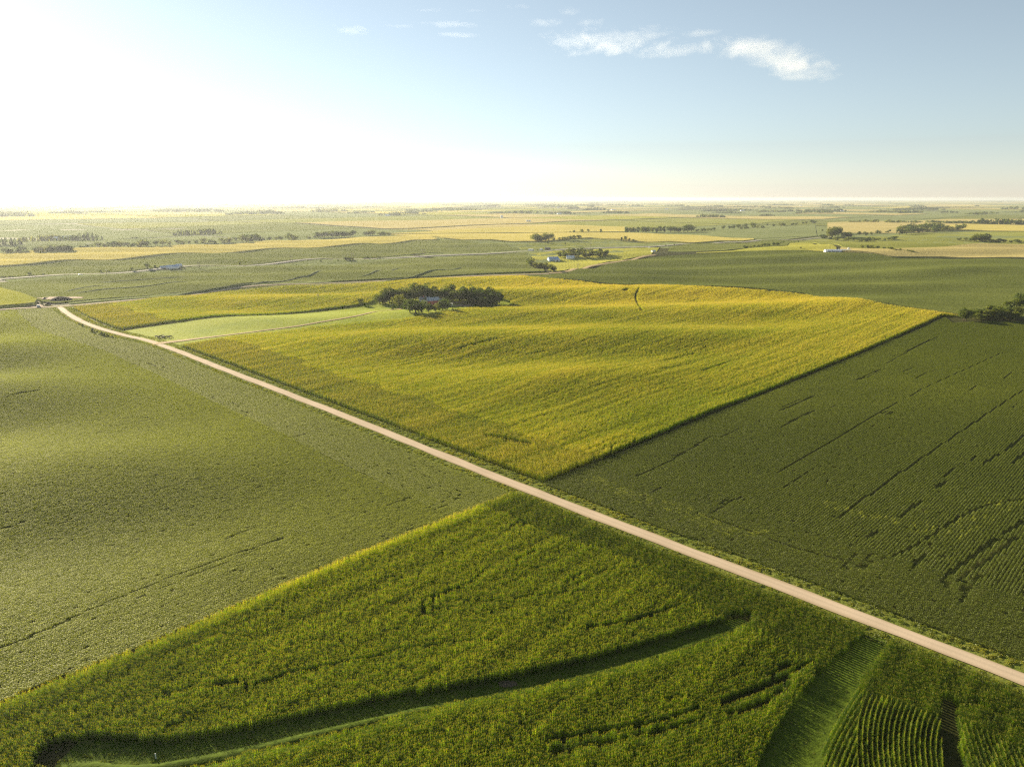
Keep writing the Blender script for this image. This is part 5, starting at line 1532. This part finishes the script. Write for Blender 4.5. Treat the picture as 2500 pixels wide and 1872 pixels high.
# ------------------------------------------------------------------ clouds
def cloud_mat():
    m, nt, out = new_mat('cloud_vapour')
    tc = nt.nodes.new('ShaderNodeTexCoord')
    geo = nt.nodes.new('ShaderNodeNewGeometry')
    mp = nt.nodes.new('ShaderNodeMapping'); mp.inputs['Location'].default_value = (3.7, 1.3, .4); mp.inputs['Scale'].default_value = (1 / 620, 1 / 1100, 1 / 500); mp.inputs['Rotation'].default_value = (0, 0, R(20))
    nt.links.new(geo.outputs['Position'], mp.inputs['Vector'])
    n = noise_node(nt, 1.5, 10, .66, mp.outputs[0], .6)
    ln = nt.nodes.new('ShaderNodeVectorMath'); ln.operation = 'LENGTH'
    nt.links.new(tc.outputs['Object'], ln.inputs[0])
    def mth(op, a, b_=0.0, c_=0.0):
        q = nt.nodes.new('ShaderNodeMath'); q.operation = op
        for s, x in zip(q.inputs, (a, b_, c_)):
            if hasattr(x, 'links'): nt.links.new(x, s)
            else: s.default_value = x
        return q.outputs[0]
    f = mth('MULTIPLY_ADD', mth('POWER', ln.outputs['Value'], 1.6), -.42, n)
    f = mth('SUBTRACT', f, .275)
    f = mth('MULTIPLY', f, CLOUD_D * 3.2)
    f = mth('MINIMUM', mth('MAXIMUM', f, 0), CLOUD_D)
    v = nt.nodes.new('ShaderNodeVolumePrincipled')
    v.inputs['Color'].default_value = (1, 1, 1, 1); v.inputs['Anisotropy'].default_value = .55
    nt.links.new(f, v.inputs['Density'])
    nt.links.new(v.outputs[0], out.inputs['Volume'])
    return m
CLOUD_D = .00055
M['cloud'] = cloud_mat()
def ico():
    b = MB(); n, m = 20, 10; vs, fs = [], []
    for j in range(m + 1):
        th = math.pi * j / m
        for i in range(n): vs.append((math.sin(th) * math.cos(2 * math.pi * i / n), math.sin(th) * math.sin(2 * math.pi * i / n), math.cos(th)))
    for j in range(m):
        for i in range(n): fs.append((j * n + i, (j + 1) * n + i, (j + 1) * n + (i + 1) % n, j * n + (i + 1) % n))
    return link_mesh('cloud', vs, fs, M['cloud'], False).data
CM = ico()
for px, py, wpx, hpx, yaw, lab in [(1480, 92, 330, 66, -20, 'long bright cloud at the middle of the cloud band'), (1640, 112, 250, 44, -16, 'right tapering end of the long bright cloud'), (1890, 128, 190, 110, -28, 'largest ragged cloud at the right end of the band'), (1960, 165, 170, 60, -20, 'lower tail of the largest ragged cloud'),
                                   (1830, 95, 90, 36, 0, 'small puff on the upper left of the largest ragged cloud'), (1330, 43, 100, 22, 0, 'small bright cloud above the left end of the long cloud'), (1390, 16, 76, 22, -5, 'bright puff at the top edge of the picture'), (1435, 44, 80, 22, 8, 'small puff right above the long bright cloud'),
                                   (1270, 3, 70, 14, 0, 'thin cloud cut by the top edge of the picture'), (1100, 50, 150, 18, 2, 'widest streak of the thin streaks on the left'), (970, 53, 110, 12, 0, 'thin streak left of the widest streak'), (860, 64, 110, 26, -16, 'lone slanted streak leftmost in the sky'),
                                   (1115, 75, 120, 13, 4, 'faint streak below the widest streak'), (1710, 72, 110, 22, 8, 'faint wisp between the long cloud and the largest one'), (1050, 13, 80, 9, 0, 'tiny streak near the top edge'), (1150, 14, 60, 9, 0, 'second tiny streak near the top edge')]:
    el = math.atan((936 - py) / FPX) - PITCH
    a = (px - 1250) / FPX
    D = 2600 / math.tan(el)
    dv = Vector((a, cp + (936 - py) / FPX * sp, 0)); s_ = D / dv.y
    o = bpy.data.objects.new('cloud', CM); COL.objects.link(o)
    o.location = (a * s_, dv.y * s_, 2600)
    dist = math.hypot(D, 2600)
    o.scale = (wpx / 2 / FPX * dist * 1.3, hpx / 2 / FPX * dist / math.sin(el) * 1.2, hpx / 2 / FPX * dist * .35)
    o.rotation_euler = (0, 0, R(yaw) * 1.6)
    tag(o, lab, 'cloud', 'clouds in the band across the upper sky')

# ------------------------------------------------------------------ labels for the members of long tree groups
GR = {}
for o in S.objects:
    if o.parent is None and o.get('group') and o.get('category') in ('tree', 'shrub'):
        GR.setdefault(o['group'], []).append(o)
for gname, os_ in GR.items():
    if len(os_) < 5: continue
    os_.sort(key=lambda q: q.location.x / q.location.y)
    nchunk = 3 if len(os_) > 8 else 1
    for c in range(nchunk):
        ch = os_[c * len(os_) // nchunk:(c + 1) * len(os_) // nchunk]
        where = ('left part', 'middle part', 'right part')[c] if nchunk == 3 else ''
        base = ch[0]['label'] if nchunk == 3 else None
        tall = max(ch, key=lambda q: q.scale.z / q.location.y)
        for q in ch:
            if nchunk == 3:
                q['group'] = gname + ', ' + where
                q['label'] = ' '.join(q['label'].split()) + ', ' + where
        tl = tall['label'].split()
        if tl[0] in ('dark', 'hazy', 'big', 'bushy', 'rounded', 'low', 'small'): tl = tl[1:]
        tall['label'] = ' '.join(['tallest'] + tl)

# ------------------------------------------------------------------ haze over the plain
def haze_box():
    b = MB()
    b.box(-24000, 24000, -24000, 24000, float(GZ.min()) - 1.5, 70)
    m, nt, out = new_mat('haze_air')
    v = nt.nodes.new('ShaderNodeVolumePrincipled')
    v.inputs['Color'].default_value = (0.62, 0.67, 0.72, 1)
    v.inputs['Density'].default_value = HAZE
    v.inputs['Anisotropy'].default_value = 0.45
    nt.links.new(v.outputs[0], out.inputs['Volume'])
    o = b.build('haze', [m])
    o['kind'] = 'stuff'
HAZE = 7.0e-5
haze_box()
